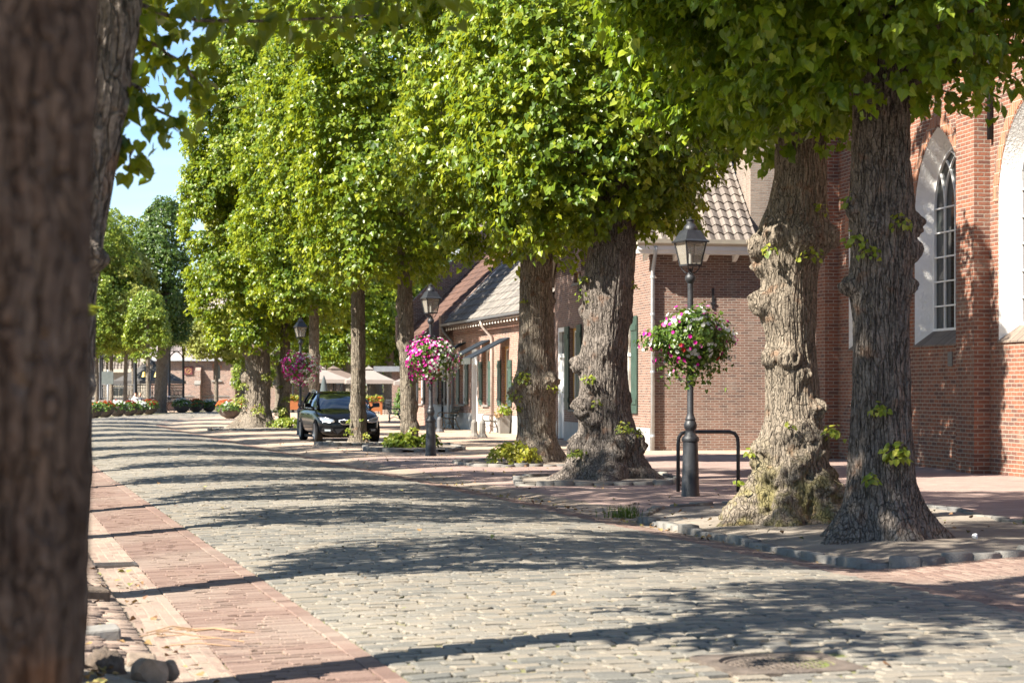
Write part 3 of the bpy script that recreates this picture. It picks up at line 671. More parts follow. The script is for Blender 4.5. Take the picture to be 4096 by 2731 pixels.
# T3
linden('thick dark linden trunk with burls between the slim trunk and the street lamp', 1.55, 32.5, .06,
       [(-.12, 0, 0, .60), (.3, 0, 0, .53), (.55, 0, 0, .50), (.8, 0, 0, .45), (1.2, -.02, 0, .40), (1.9, -.03, 0, .385), (2.4, 0, 0, .36), (3.0, .02, 0, .42), (3.6, .08, 0, .40), (4.2, .14, 0, .38), (6, .2, 0, .28), (10, .2, 0, .14), (13, .2, 0, .05)],
       None,
       [dict(c=(.05, .7), hb=4.1, ht=8.6, lump=.15, tilt=(.15, 0), rfun=lambda t: 2.3 * (.55 + .45 * np.sin(np.clip(t * 3.0, 0, 1) * np.pi / 2)), sprays=4600, per=9, size=.105, detail=1, light=-.02, inner=.4),
        dict(c=(.05, 1.6), lump=.1, hb=8.3, ht=13.0, rfun=lambda t: 1.6 * (1 - .5 * t), sprays=700, per=8, size=.2, detail=1)],
       mat='bark_dark', seed=12, roots=(5, .5, .8, 2.2), knob=.07, ridge=.010, nseg=260, dz=.03, lobes=.07,
       burls=[(1.85, 190, .18, .16), (1.15, 215, .2, .2), (.95, 235, .10, .16), (1.5, 235, .08, .14), (2.1, 262, .06, .2), (.55, 200, .16, .18), (.6, 330, .18, .2), (.5, 290, .12, .2), (3.1, 200, .1, .14), (2.7, 170, .07, .12), (2.6, 10, .06, .12), (1.3, -10, .04, .1)],
       sprouts=[(-.32, -.45, 1.55, .12, 9, .09), (-.2, -.46, 1.2, .1, 7, .08), (-.5, -.5, .35, .15, 12, .09), (.25, -.62, .75, .17, 16, .085), (-.4, -.25, 2.9, .15, 9, .085), (.42, -.2, 3.1, .1, 6, .08), (-.38, -.25, 3.2, .1, 8, .08), (.5, -.3, .72, .12, 9, .08)],
       detail=1, limbspec=twigs(.1, 0, 4.2, 2.0, 8, 2))
# T4
linden('linden trunk with two bulging knobs at mid height above a golden shrub', .50, 40.35, .05,
       [(-.12, 0, 0, .46), (.25, 0, 0, .42), (.6, 0, 0, .385), (1.0, 0, 0, .385), (1.3, -.02, 0, .40), (1.55, -.02, 0, .43), (1.8, .0, 0, .375), (2.6, -.01, 0, .34), (3.5, -.02, 0, .33), (4.4, 0, 0, .32), (6, 0, 0, .25), (10, .1, 0, .13), (13, .1, 0, .05)],
       None,
       [dict(hb=4.2, ht=11.2, rfun=lambda t: 2.6 * (.55 + .45 * np.sin(np.clip(t * 3.0, 0, 1) * np.pi / 2)), sprays=6200, per=9, size=.108, detail=1, light=.08, inner=.38),
        dict(hb=11, ht=15, rfun=lambda t: 2.6 * (1 - .7 * t), sprays=900, per=8, size=.2, detail=1)],
       mat='bark_grey', seed=15, roots=(5, .36, .7, 1.0), ridge=.010, nseg=240, dz=.032, lobes=.07,
       burls=[(1.62, 225, .15, .17), (1.64, 315, .17, .17), (1.45, 258, .08, .12), (1.35, 190, .15, .17), (.7, 290, .05, .1), (.35, 300, .1, .12), (3.25, 10, .05, .1)],
       sprouts=[(-.33, -.4, 1.62, .2, 34, .085), (-.45, -.2, 1.25, .2, 28, .085), (-.42, -.25, 1.0, .14, 12, .08), (.3, -.42, 1.5, .09, 7, .075), (.42, -.25, 1.4, .09, 6, .075), (-.28, -.3, 3.2, .08, 5, .08)],
       detail=1, limbspec=twigs(0, 0, 4.5, 2, 6, 3))
# T5, T6, ... further along
def slim(label, x, y, r, hc, ht, rad, seed, z=.06, lean=(0, 0), sprays=4600, size=.118, burls=(), roots=(5, .16, .5, 1), mat='bark_young', sprouts=(), light=.05, group=LINDEN, nseg=110, dz=.05, leafm='leaf', ts=2.6, hb_soft=.55, inner=.32, coff=0.0):
    lx, ly = lean
    return linden(label, x, y, z, [(-.12, 0, 0, r * 1.25), (.3, lx * .3, 0, r * 1.12), (.8, lx * .8, 0, r), (hc * .6, lx * hc * .6, 0, r * .95), (hc, lx * hc, 0, r * .9), (hc + (ht - hc) * .5, lx * hc * 1.2, 0, r * .55), (ht * .93, lx * hc * 1.2, 0, .05)], None,
           [dict(hb=hc, ht=ht, rfun=lambda t: rad * np.where(t < .25, hb_soft + (1 - hb_soft) * np.sin(np.clip(t / .25, 0, 1) * np.pi / 2), np.sqrt(np.clip(1 - ((t - .25) / .78) ** ts, 0, 1)) + .03), sprays=sprays, per=8, size=size, detail=0, light=light, inner=inner, lean=(lx * .2, 0), c=(coff, 0))],
           mat=mat, seed=seed, roots=roots, ridge=.011, nseg=nseg, dz=dz, lobes=.07, burls=burls, sprouts=sprouts, detail=0, group=group, leafm=leafm)
slim('slender linden trunk just left of the second flowered lamp, broad plants at its foot', -2.63, 51.0, .205, 4.3, 15.5, 2.25, 21, lean=(-.028, 0), sprays=6400, size=.125, light=.06, coff=-.45,
     burls=[(1.0, 0, .07, .15), (2.6, 190, .05, .15), (3.6, 190, .05, .2), (1.7, 20, .05, .12), (.5, 330, .08, .15)], sprouts=[(.1, -.3, .35, .15, 10, .09)])
slim('straight slim linden trunk standing in front of the parked black car', -4.20, 54.4, .205, 4.6, 15.8, 2.4, 22, sprays=7600, size=.125, light=.06, lean=(-.004, 0),
     burls=[(.95, 200, .06, .1), (.75, 10, .03, .1)], roots=(4, .22, .35, 2), sprouts=[(-.28, -.2, .25, .14, 12, .09), (.22, -.22, .15, .12, 9, .09), (-.25, -.2, .55, .06, 5, .08), (.1, -.25, .6, .05, 4, .08)])
slim('dark upper linden trunk rising behind the roof of the black car', -7.15, 72.0, .19, 4.3, 16.0, 2.4, 23, sprays=5200, size=.135, burls=[(1.8, 200, .08, .2), (2.6, 0, .05, .15)], mat='bark_young')
slim('knobbly slim linden with leafy sprouts low on its trunk, left of the third lamp', -8.75, 76.5, .20, 4.2, 15.6, 2.4, 24, sprays=5200, size=.135, lean=(.012, 0), burls=[(2.2, 180, .1, .2), (1.5, 10, .06, .2), (.8, 200, .07, .2)], sprouts=[(-.1, -.35, .5, .32, 60, .1), (.1, -.3, 1.0, .2, 25, .09), (-.15, -.3, 1.5, .12, 12, .09)])
linden('very thick old linden trunk with flaring foot, left end of the row', -9.75, 76.0, .05,
       [(-.12, 0, 0, .70), (.3, 0, 0, .60), (.8, .03, 0, .50), (1.5, .06, 0, .46), (2.4, .05, 0, .46), (3.2, .05, 0, .43), (4.2, .1, 0, .38), (8, .1, 0, .25), (13, .1, 0, .08)], None,
       [dict(hb=3.3, ht=16.2, rfun=lambda t: 2.55 * np.where(t < .22, .6 + .4 * np.sin(np.clip(t / .22, 0, 1) * np.pi / 2), np.sqrt(np.clip(1 - ((t - .22) / .80) ** 3.0, 0, 1)) + .03), sprays=9500, per=8, size=.138, detail=0, light=.06, inner=.3)],
       mat='bark_grey', seed=25, roots=(5, .55, .9, 1.5), ridge=.022, nseg=150, dz=.045, lobes=.08,
       burls=[(1.9, 190, .22, .25), (1.8, 335, .12, .22), (2.9, 200, .15, .25)],
       sprouts=[(-.42, -.35, 2.9, .42, 90, .1), (-.55, -.1, 2.2, .2, 20, .1), (-.6, -.2, .9, .35, 70, .1), (.42, -.4, 1.85, .22, 36, .1), (.15, -.62, .55, .3, 40, .1), (-.45, -.3, 1.5, .2, 18, .1)], detail=0)
slim('young pale-topped linden just beyond the thick old trunk', -10.9, 88.0, .2, 4.5, 17.6, 2.5, 26, sprays=6500, size=.15, leafm='leaf_far_yellow', light=.1)
slim('linden behind the thick old trunk with half hidden grey bark', -8.6, 86.5, .2, 4.2, 17.2, 2.6, 27, sprays=5000, size=.15)

# ------------------------------------------------------------------ the row on the left, mostly out of frame: it throws the shadows
LEFT = 'lindens in the row along the left of the street'
def left_pos(y): return -.55 - .265 * (y - 10.3) - 2.1
# nearest trunk, blurred
t = thing('linden_tree', 'blurred dark brown linden trunk right in front of the lens at the left edge', 'tree', (-.83, 3.0, 0), 0, LEFT)
trunk('trunk', [(-.1, -.03, 0, .24), (.3, -.03, 0, .21), (1.06, -.025, 0, .2), (1.5, -.01, 0, .2), (2.1, .004, 0, .2), (3, 0, 0, .19), (4, -.1, 0, .17), (7, -.2, 0, .1), (9, -.2, 0, .05)], M['bark_brown'], t, nseg=150, dz=.02, seed=31, ridge=.008, lobes=.04, burls=[(1.95, 268, .02, .09), (1.7, 255, .015, .05)])
build_leaves('crown', [crown_leaves((-.3, 0), seed=401, hb=3.6, ht=10.5, rfun=lambda t: 1.75 * np.sqrt(np.clip(1 - (t * 1.4 - .55) ** 2, .05, 1)), sprays=1500, per=8, size=.13, detail=1)], M['leaf'], t, 1)
# second trunk, leaning into the picture
t = thing('linden_tree', 'grey brown leaning linden trunk just behind the blurred one, leaves hanging from its branch', 'tree', (-2.375, 10.0, -.355), 0, LEFT, 1.25)
trunk('trunk', [(-.1, -.02, 0, .2), (.3, 0, 0, .17), (1.2, .05, 0, .155), (1.75, .06, 0, .155), (2.0, .085, 0, .15), (2.3, .14, 0, .15), (2.65, .21, 0, .15), (3.0, .25, 0, .155), (3.5, .24, 0, .15), (5, .1, 0, .12), (9.5, 0, 0, .04)], M['bark_dark'], t, nseg=110, dz=.02, seed=33, ridge=.013, lobes=.05, burls=[(2.0, -35, .075, .075), (2.05, -60, .05, .06), (1.5, -30, .04, .06), (1.35, -40, .03, .05), (2.62, -20, .03, .06)])
build_leaves('crown', [crown_leaves((.35, .1), seed=402, hb=3.5, ht=10, rfun=lambda t: 1.6 * np.sqrt(np.clip(1 - (t * 1.4 - .55) ** 2, .05, 1)), sprays=1700, per=8, size=.105, detail=1)], M['leaf'], t, 1)
# its low hanging branch: leaves along the top left of the picture
bsets = []; brs = []
def hang(pts, n, size, seed, spread=.07):
    g = np.random.default_rng(seed); pts = np.array(pts, float); f = np.sort(g.random(n)); q = np.stack([np.interp(f * (len(pts) - 1), np.arange(len(pts)), pts[:, k]) for k in range(3)], 1)
    q = q + g.standard_normal((n, 3)) * [spread, spread * 1.6, spread * .6]; q[:, 2] -= abs(g.standard_normal(n)) * spread * .7
    nn = np.stack([g.standard_normal(n) * .5 - .2, g.standard_normal(n) * .5 - .55, .5 + .3 * g.standard_normal(n)], 1); tp = np.stack([g.standard_normal(n) * .5, g.standard_normal(n) * .4, -1 + .3 * g.standard_normal(n)], 1)
    bsets.append((q, nn, tp, size * (.7 + .5 * g.random(n)), np.clip(.14 + .16 * g.standard_normal(n), 0, 1)))  # low tint: shade of the crown put into the leaf colour
    brs.append((pts, .012, .003))
hang([(.25, .1, 3.1), (.55, .3, 3.02), (.95, .5, 3.06), (1.35, .7, 3.12)], 120, .062, 1, .07)
hang([(.22, .05, 2.85), (.34, .1, 2.72), (.45, .2, 2.62), (.52, .2, 2.55)], 70, .058, 2, .05)
hang([(.22, .05, 2.62), (.30, .1, 2.52), (.36, .1, 2.45), (.34, .15, 2.38)], 46, .056, 3, .04)
hang([(.25, .05, 2.95), (.40, .3, 2.92), (.52, .4, 2.85), (.60, .5, 2.72)], 80, .058, 4, .05)
hang([(.3, .3, 3.25), (.7, .5, 3.2), (1.2, .8, 3.22), (1.7, .9, 3.25)], 150, .065, 5, .09)
build_leaves('hanging_leaves', bsets, M['leaf'], t, 2)
limbs(t, M['bark_dark'], None, brs, 'branch')
build_leaves('sprout_leaves', [clump((.20, -.1, 1.76), .06, 9, .055, 91, .2), clump((.19, -.12, 1.22), .03, 4, .05, 92, .3), clump((.12, -.2, 1.5), .03, 4, .05, 93, .3)], M['leaf_sprout'], t, 2)
# the rest share meshes
proto = None
for k, yy in enumerate([14.6, 20.4, 24.6, 30.1, 35.6, 41.5, 47, 53.5, 60, 67, 74, 82, 92]):
    if proto is None:
        proto = thing('linden_tree', 'slim', 'tree', (left_pos(yy), yy, .02), 0, LEFT)
        trunk('trunk', [(-.1, 0, 0, .30), (.4, 0, 0, .24), (1.5, 0, 0, .215), (4.5, .05, 0, .19), (8, 0, 0, .1), (11.5, 0, 0, .04)], M['bark_young'], proto, nseg=40, dz=.07, seed=35, ridge=.01)
        build_leaves('crown', [crown_leaves((-.5, 0), seed=403, hb=4.1, ht=13.2, rfun=lambda t: 1.9 * np.where(t < .3, .6 + .4 * np.sin(np.clip(t / .3, 0, 1) * np.pi / 2), np.sqrt(np.clip(1 - ((t - .3) / .75) ** 2.4, 0, 1)) + .03), sprays=2350, per=8, size=.12, detail=0, lump=.38)], M['leaf'], proto, 0)
        o = proto; o.scale = (1.22, 1, 1)
    else:
        o = dup(proto); o.location = (left_pos(yy), yy, .02); o.rotation_euler.z = .3 * math.sin(k * 2.4); s_ = .92 + .16 * ((k * 37) % 10) / 10; o.scale = (1.22, min(1.02, s_), s_)
    o['label'] = 'slim linden farther along the left row, mostly hidden behind the blurred trunk'
# unseen tree added outside the frame on the left to shade the nearest trunk
for x, y, sc_ in ((-5.2, .6, .95),):
    o = dup(proto); o.location = (x, y, 0); o.rotation_euler.z = x; o.scale = (sc_ * 1.15, sc_ * 1.15, sc_); o['label'] = 'unseen slim linden added outside the frame to shade the blurred trunk'
# ------------------------------------------------------------------ building kit
M['church_brick'] = brick_mat('church_brick', (.20, .072, .044), (.31, .122, .070), (.37, .305, .24), bw=.23, rh=.073, ms=.013, dark=(.07, .045, .045), darkamt=.5, stain=.45)
M['orange_brick'] = brick_mat('orange_brick', (.36, .13, .06), (.46, .19, .10), (.45, .38, .30), bw=.075, rh=.23, ms=.012, stain=.1)
M['house_brick'] = brick_mat('house_brick', (.155, .085, .064), (.255, .145, .108), (.40, .35, .295), bw=.215, rh=.062, ms=.010, dark=(.075, .05, .05), stain=.2)
M['row_brick'] = brick_mat('row_brick', (.24, .11, .075), (.38, .20, .145), (.48, .42, .36), bw=.21, rh=.062, ms=.011, dark=(.10, .06, .05), stain=.25)
M['old_brick'] = brick_mat('old_brick', (.15, .085, .065), (.28, .16, .12), (.36, .32, .27), bw=.21, rh=.062, ms=.012, dark=(.05, .04, .038), darkamt=.6, stain=.5)
M['pier_brick'] = brick_mat('pier_brick', (.24, .18, .14), (.31, .24, .19), (.33, .30, .26), bw=.21, rh=.062, ms=.010, dark=(.2, .15, .12), stain=.15)
M['chapel_brick'] = brick_mat('chapel_brick', (.22, .115, .085), (.37, .22, .165), (.42, .37, .32), bw=.26, rh=.09, ms=.018, dark=(.09, .06, .055), darkamt=.6, stain=.3)
M['whitewash'] = plain('whitewash', (.80, .78, .74), .85, 0, .06, 3, .02)
M['white_paint'] = plain('white_paint', (.80, .79, .76), .45, 0, .05, 4)
M['cream_paint'] = plain('cream_paint', (.40, .36, .29), .5, 0, .08, 4)
M['ochre_paint'] = plain('ochre_paint', (.55, .32, .07), .5, 0, .1, 5)
M['green_paint'] = plain('green_paint', (.035, .065, .05), .5, 0, .2, 6)
M['grey_paint'] = plain('grey_paint', (.17, .18, .19), .6, 0, .15, 5)
M['plinth'] = plain('plinth', (.36, .35, .33), .85, 0, .12, 4, .006)
M['zinc'] = plain('zinc', (.42, .44, .45), .5, .35, .15, 5)
M['lead'] = plain('lead', (.50, .52, .55), .6, .2, .15, 5)
M['black_iron'] = plain('black_iron', (.022, .022, .024), .5, .2, .25, 12)
M['lamp_iron'] = plain('lamp_iron', (.022, .023, .026), .45, .1, .3, 14, .003)
M['lamp_iron_grey'] = plain('lamp_iron_grey', (.12, .12, .125), .5, .1, .25, 14, .003)
M['stone_grey'] = plain('stone_grey', (.19, .178, .16), .85, 0, .15, 12, .004)
M['slate'] = plain('slate', (.12, .125, .14), .6, 0, .3, 9, .01)
M['sill_tile'] = brick_mat('sill_tile', (.20, .15, .115), (.27, .21, .165), (.2, .17, .14), bw=.06, rh=.5, ms=.008, stain=.3)
def tile_mat(name, c1, c2, rough=.75):
    k = NM(name); o = k.coord(); n = k.noise(o, 1.1, 4); a = k.attr(); f = k.noise(o, 18, 4)
    col = k.ramp(k.math('ADD', k.math('MULTIPLY', a, .65), k.math('MULTIPLY', n, .35)), [(.2, c1), (.8, c2)])
    col = k.mix(k.ramp(f, [(.55, 0.0), (.75, .5)]), col, tuple(min(1, 1.5 * x + .03) for x in c2))
    return k.set(col, rough, 0, .3, bump=f, dist=.006)
M['tile_grey'] = tile_mat('tile_grey', (.11, .09, .076), (.185, .155, .13))
M['tile_dark'] = tile_mat('tile_dark', (.09, .082, .074), (.20, .178, .15))
M['tile_red'] = tile_mat('tile_red', (.065, .036, .028), (.11, .058, .04))
M['tile_slate'] = tile_mat('tile_slate', (.26, .22, .21), (.36, .31, .30))
k = NM('window_glass'); k.set((.02, .024, .022), .06, 0, .6); k.b.inputs['IOR'].default_value = 1.5; M['glass'] = k.m
k = NM('curtained_glass'); k.set(k.ramp(k.noise(k.coord(), 1.2, 2), [(.4, (.05, .05, .045)), (.65, (.3, .29, .26))]), .08, 0, .6); M['glass_curtain'] = k.m

def arch_outline(xa, xb, z0, zs, za, n=10):
    a = (xb - xa) / 2; hh = za - zs; Rr = (a * a + hh * hh) / (2 * a); pts = [(xa, z0)]
    t1 = math.atan2(hh, Rr - a)
    for i in range(n + 1): t_ = t1 * i / n; pts.append((xa + Rr - Rr * math.cos(t_), zs + Rr * math.sin(t_)))
    for i in range(n - 1, -1, -1): t_ = t1 * i / n; pts.append((xb - Rr + Rr * math.cos(t_), zs + Rr * math.sin(t_)))
    pts.append((xb, z0)); return pts
def rect(xa, xb, za, zb): return [(xa, za), (xa, zb), (xb, zb), (xb, za)]
def wall(name, outline, holes, mat, parent, y=0.0, depth=.12, thick=None, reveal=None):
    """a wall in its thing's x-z plane (outside towards +y) with real openings and reveals"""
    loops = [[Vector((a, b, 0)) for a, b in outline]] + [[Vector((a, b, 0)) for a, b in h] for h in holes]
    tris = tessellate_polygon(loops); flat = [q for l in loops for q in l]
    p = P(); p.add([(q.x, y, q.y) for q in flat], [tuple(t_) for t_ in tris])
    for h in holes:
        n = len(h)
        for i in range(n):
            a, b = h[i], h[(i + 1) % n]; p.poly([(a[0], y, a[1]), (b[0], y, b[1]), (b[0], y - depth, b[1]), (a[0], y - depth, a[1])])
    if thick:
        n = len(outline)
        for i in range(n):
            a, b = outline[i], outline[(i + 1) % n]; p.poly([(a[0], y, a[1]), (b[0], y, b[1]), (b[0], y - thick, b[1]), (a[0], y - thick, a[1])])
    return p.obj(name, mat, parent)
def sash_window(parent, xa, xb, za, zb, y=-.10, frame='ochre_paint', sash='white_paint', transom=None, cols=2, glass='glass_curtain'):
    p = P(); t = .075
    for lo, hi in (((xa, y - .06, za), (xa + t, y, zb)), ((xb - t, y - .06, za), (xb, y, zb)), ((xa + t, y - .06, zb - t), (xb - t, y, zb)), ((xa + t, y - .06, za), (xb - t, y, za + t))): p.b2(lo, hi)
    w_ = p.obj('window', M[frame], parent)
    p = P(); s_ = .05; a, b, c, d = xa + t, xb - t, za + t, zb - t; tr = transom if transom else c + (d - c) * .62
    for lo, hi in (((a, y - .05, c), (a + s_, y - .015, d)), ((b - s_, y - .05, c), (b, y - .015, d)), ((a + s_, y - .05, d - s_), (b - s_, y - .015, d)), ((a + s_, y - .05, c), (b - s_, y - .015, c + s_)), ((a + s_, y - .052, tr - .035), (b - s_, y - .01, tr + .035))): p.b2(lo, hi)
    for i in range(1, cols):
        x = a + (b - a) * i / cols; p.b2((x - .014, y - .045, c + s_), (x + .014, y - .018, tr - .035)); p.b2((x - .014, y - .045, tr + .035), (x + .014, y - .018, d - s_))
    p.obj('sash', M[sash], w_)
    P().poly([(a, y - .035, c), (b, y - .035, c), (b, y - .035, d), (a, y - .035, d)]).obj('pane', M[glass], w_)
    P().b2((xa - .05, -.02, za - .07), (xb + .05, .07, za - .004)).obj('sill', M['stone_grey'], w_)
    return w_
def shutter(parent, xa, xb, za, zb, mat='green_paint', ang=0, hinge='a'):
    p = P(); w_ = xb - xa
    n = 4
    for i in range(n): p.box((w_ * (i + .5) / n, .02, (za + zb) / 2), (w_ / n - .004, .028, zb - za))
    for z in (za + (zb - za) * .12, zb - (zb - za) * .12): p.box((w_ / 2, .045, z), (w_ * .96, .025, .13))
    o = p.obj('shutter', M[mat], parent); o.location = (xa, .015, 0); o.rotation_euler.z = ang; return o
def tile_roof(name, o, eave, up, nt, nr, mat, parent, amp=.028, step=.022, sub=6):
    """pantiles: o corner, eave vector (whole width), up vector (whole slope), nt tiles across, nr rows"""
    o, e, u_ = Vector(o), Vector(eave), Vector(up); nrm = e.cross(u_).normalized()
    if nrm.z < 0: nrm = -nrm
    cols = nt * sub + 1; V = []; F = []; T = []; g = np.random.default_rng(3)
    tt = g.random((nr, nt))
    for r in range(nr):
        for k_, (f, st) in enumerate(((r / nr, step), ((r + 1.0) / nr, .0))):
            for c in range(cols):
                ph = (c % sub) / sub * 2 * math.pi; z = amp * (math.sin(ph) + .35 * math.sin(2 * ph + .6))
                q = o + e * (c / (cols - 1)) + u_ * f + nrm * (z + st); V.append(q)
        b = r * 2 * cols
        for c in range(cols - 1):
            F.append((b + c, b + c + 1, b + cols + c + 1, b + cols + c)); T.append(tt[r, c // sub])
            if r: F.append((b - cols + c, b - cols + c + 1, b + c + 1, b + c)); T.append(tt[r, c // sub])
    ob = fast(name, V, F, mat, parent, smooth=True, tint=T)
    es = ob.modifiers.new('edges', 'EDGE_SPLIT'); es.split_angle = R(40); return ob

# ------------------------------------------------------------------ the church on the right
ch = thing('church', 'tall red brick church with whitewashed pointed windows on the right edge', 'church', (9.75, 28.0, 0), math.atan2(.984, -.177))
wins = [(.95, 3.15), (4.70, 6.96), (8.55, 10.87), (12.35, 14.60)]
holes = [arch_outline(a, b, 2.33, 4.8, 6.45) for a, b in wins]
wall('wall', [(-14, -.2), (15.6, -.2), (15.6, 9.5), (-14, 9.5)], holes, M['church_brick'], ch, depth=.004, thick=1.0)
for wi, (a, b) in enumerate(wins):
    out = arch_outline(a, b, 2.33, 4.8, 6.45); ia, ib = a + .15, b - .15; inn = arch_outline(ia, ib, 2.62, 4.98, 6.1)
    p = P(); n = len(out)
    for i in range(n - 1): p.poly([(out[i][0], -.003, out[i][1]), (out[i + 1][0], -.003, out[i + 1][1]), (inn[i + 1][0], -.33, inn[i + 1][1]), (inn[i][0], -.33, inn[i][1])])
    wn = p.obj('window', M['whitewash'], ch)
    p = P(); p.prism([(a, .03, 2.31), (b, .03, 2.31), (ib, -.33, 2.60), (ia, -.33, 2.60)], (0, 0, .03)); p.obj('sill', M['sill_tile'], wn)
    p = P(); y0 = -.36
    def bar(q0, q1, t_=.02, d_=.05):
        q0, q1 = Vector((q0[0], 0, q0[1])), Vector((q1[0], 0, q1[1])); e = (q1 - q0); L_ = e.length; an = math.atan2(e.z, e.x)
        p.box(((q0.x + q1.x) / 2, y0, (q0.z + q1.z) / 2), (L_, d_, t_ * 2), ry=-an)
    for i in range(n - 1): bar(inn[i], inn[i + 1], .035, .07)
    bar(inn[0], inn[-1], .05, .08)
    aa = (ib - ia) / 2; hh = 6.1 - 4.98; Rr = (aa * aa + hh * hh) / (2 * aa)
    def inside(x, z):
        if z <= 4.98: return True
        dz_ = z - 4.98
        return (x - (ia + Rr)) ** 2 + dz_ ** 2 < Rr ** 2 and (x - (ib - Rr)) ** 2 + dz_ ** 2 < Rr ** 2
    for k_ in range(1, 4):
        xm = ia + (ib - ia) * k_ / 4; bar((xm, 2.62), (xm, 4.98), .016)
        for sg in (1, -1):
            prev = (xm, 4.98)
            for i in range(1, 14):
                t_ = i * .09; q = (xm + sg * (Rr - Rr * math.cos(t_)), 4.98 + Rr * math.sin(t_))
                if not inside(*q): break
                bar(prev, q, .015, .045); prev = q
    for z in (3.10, 3.57, 4.04, 4.51, 4.98): bar((ia, z), (ib, z), .014, .042)
    p.obj('frame', M['white_paint'], wn)
    P().poly([(x, -.375, z) for x, z in inn]).obj('pane', M['glass'], wn)
    # brick-on-edge arch ring
    p = P(); mid = arch_outline(a - .12, b + .12, 4.8, 4.8, 6.62, 16)[1:-1]
    for i in range(len(mid) - 1):
        q0, q1 = mid[i], mid[i + 1]; an = math.atan2(q1[1] - q0[1], q1[0] - q0[0]); L_ = math.hypot(q1[0] - q0[0], q1[1] - q0[1])
        p.box(((q0[0] + q1[0]) / 2, -.02, (q0[1] + q1[1]) / 2), (L_ + .004, .056, .22), ry=-an)
    p.obj('arch', M['orange_brick'], wn)
for xa, xb, d_ in ((-.4, .4, .30), (3.45, 4.27, .30), (7.32, 8.13, .30), (11.28, 12.05, .30), (15.25, 15.85, .30)):
    p = P(); p.prism([(xa, 0.0, -.2), (xa, d_, -.2), (xa, d_, 7.1), (xa, .0, 8.0)], (xb - xa, 0, 0)); p.obj('buttress', M['church_brick'], ch)
P().prism([(-14, .35, 9.5), (-14, -5, 16), (-14, -11, 9.5)], (29.8, 0, 0)).obj('roof', M['slate'], ch)
P().b2((15.6, -11, -.2), (15.75, -.02, 9.5)).obj('end_wall', M['church_brick'], ch)
P().b2((9.0, -.002, 1.93), (9.2, .018, 2.2)).obj('plaque', M['stone_grey'], ch)
P().tube([(7.2, .06, 9.4), (7.2, .06, 5.9)], .05, 10).obj('downpipe', M['black_iron'], ch, smooth=True)

# ------------------------------------------------------------------ the corner house with green shutters
hs = thing('corner_house', 'brick corner house with green shutters, white gutter and pale pantile roof', 'house', (3.37, 48.4, 0), math.atan2(.985, -.17))
hol = [rect(1.93, 3.13, .92, 3.32), rect(5.2, 6.4, .92, 3.32), rect(8.75, 9.85, .92, 3.28), rect(10.75, 11.75, .03, 3.35), rect(8.3, 9.3, 4.55, 5.85), rect(3.6, 4.6, 4.55, 5.85)]
wall('wall', [(0, -.1), (12.2, -.1), (12.2, 4.9), (6.1, 11), (0, 4.9)], hol, M['house_brick'], hs, depth=.17)
P().b2((0, -5.2, -.1), (.22, -.004, 4.9)).obj('end_wall', M['house_brick'], hs)
for h, fr in ((hol[0], 'ochre_paint'), (hol[1], 'ochre_paint'), (hol[2], 'ochre_paint'), (hol[4], 'ochre_paint'), (hol[5], 'ochre_paint')):
    sash_window(hs, h[0][0], h[2][0], h[0][1], h[1][1], frame=fr)
for xa in (1.30, 3.16, 4.58, 6.43, 8.14, 9.88): shutter(hs, xa, xa + .6, .9, 3.34)
dr = P().b2((10.83, -.16, .05), (11.67, -.10, 2.45)).obj('door', plain('pale_door', (.55, .56, .55), .45, 0, .05), hs)
p = P()
for lo, hi in (((10.75, -.17, .03), (10.85, -.02, 3.35)), ((11.65, -.17, .03), (11.75, -.02, 3.35)), ((10.85, -.17, 3.22), (11.65, -.02, 3.35)), ((10.85, -.17, 2.45), (11.65, -.02, 2.57))): p.b2(lo, hi)
p.obj('frame', M['white_paint'], dr); P().b2((10.85, -.13, 2.57), (11.65, -.12, 3.22)).obj('fanlight', M['glass'], dr)
P().box((10.92, -.085, 1.1), (.03, .04, .14)).obj('handle', M['black_iron'], dr)
p = P()
for a, b in ((.0, 10.7), (11.8, 12.2)): p.b2((a, .0, -.1), (b, .022, .55))
p.obj('plinth', M['plinth'], hs)
tile_roof('roof', (-.42, .35, 5.08), (0, -2.92, 0), (6.5, 0, 6.1), 12, 29, M['tile_grey'], hs, amp=.034, step=.03)
P().prism([(-.2, .0, 4.85), (6.1, .0, 10.95), (12.3, .0, 4.85)], (0, -2.56, 0)).obj('attic', M['house_brick'], hs)
P().prism([(6.1, .35, 11.15), (12.7, .35, 4.7), (12.7, .35, 4.6), (6.1, .35, 11.0)], (0, -2.9, 0)).obj('back_roof', M['tile_grey'], hs)
p = P(); p.b2((-.40, -2.62, 4.78), (-.005, .42, 4.86)); p.b2((-.46, -2.62, 4.862), (-.36, .42, 4.96)); p.obj('fascia', M['white_paint'], hs)
p = P(); p.prism([(-.48, .45, 4.965), (-.36, .45, 4.965), (-.36, .45, 5.12), (-.56, .45, 5.12), (-.54, .45, 5.02)], (0, -3.07, 0)); p.obj('gutter', M['cream_paint'], hs)
p = P()
for y in (.2, -.55, -1.3, -2.05, -2.5): p.prism([(-.36, y, 4.776), (-.002, y, 4.776), (-.002, y, 4.62), (-.1, y, 4.64)], (0, -.09, 0))
p.obj('bracket', M['white_paint'], hs)
p = P(); p.prism([(-.3, .06, 4.9), (6.1, .06, 11.2), (6.1, .06, 10.95), (-.02, .06, 4.86)], (0, .2, 0)); p.prism([(12.5, .06, 4.9), (6.1, .06, 11.2), (6.1, .06, 10.95), (12.2, .06, 4.86)], (0, .2, 0)); p.obj('bargeboard', M['cream_paint'], hs)
dp = P().tube([(-.45, -.02, 4.95), (-.40, -.02, 4.8), (-.13, -.03, 4.42), (-.08, -.03, 4.28), (-.08, -.03, .02)], .047, 12).obj('downpipe', M['zinc'], hs, smooth=True)
p = P()
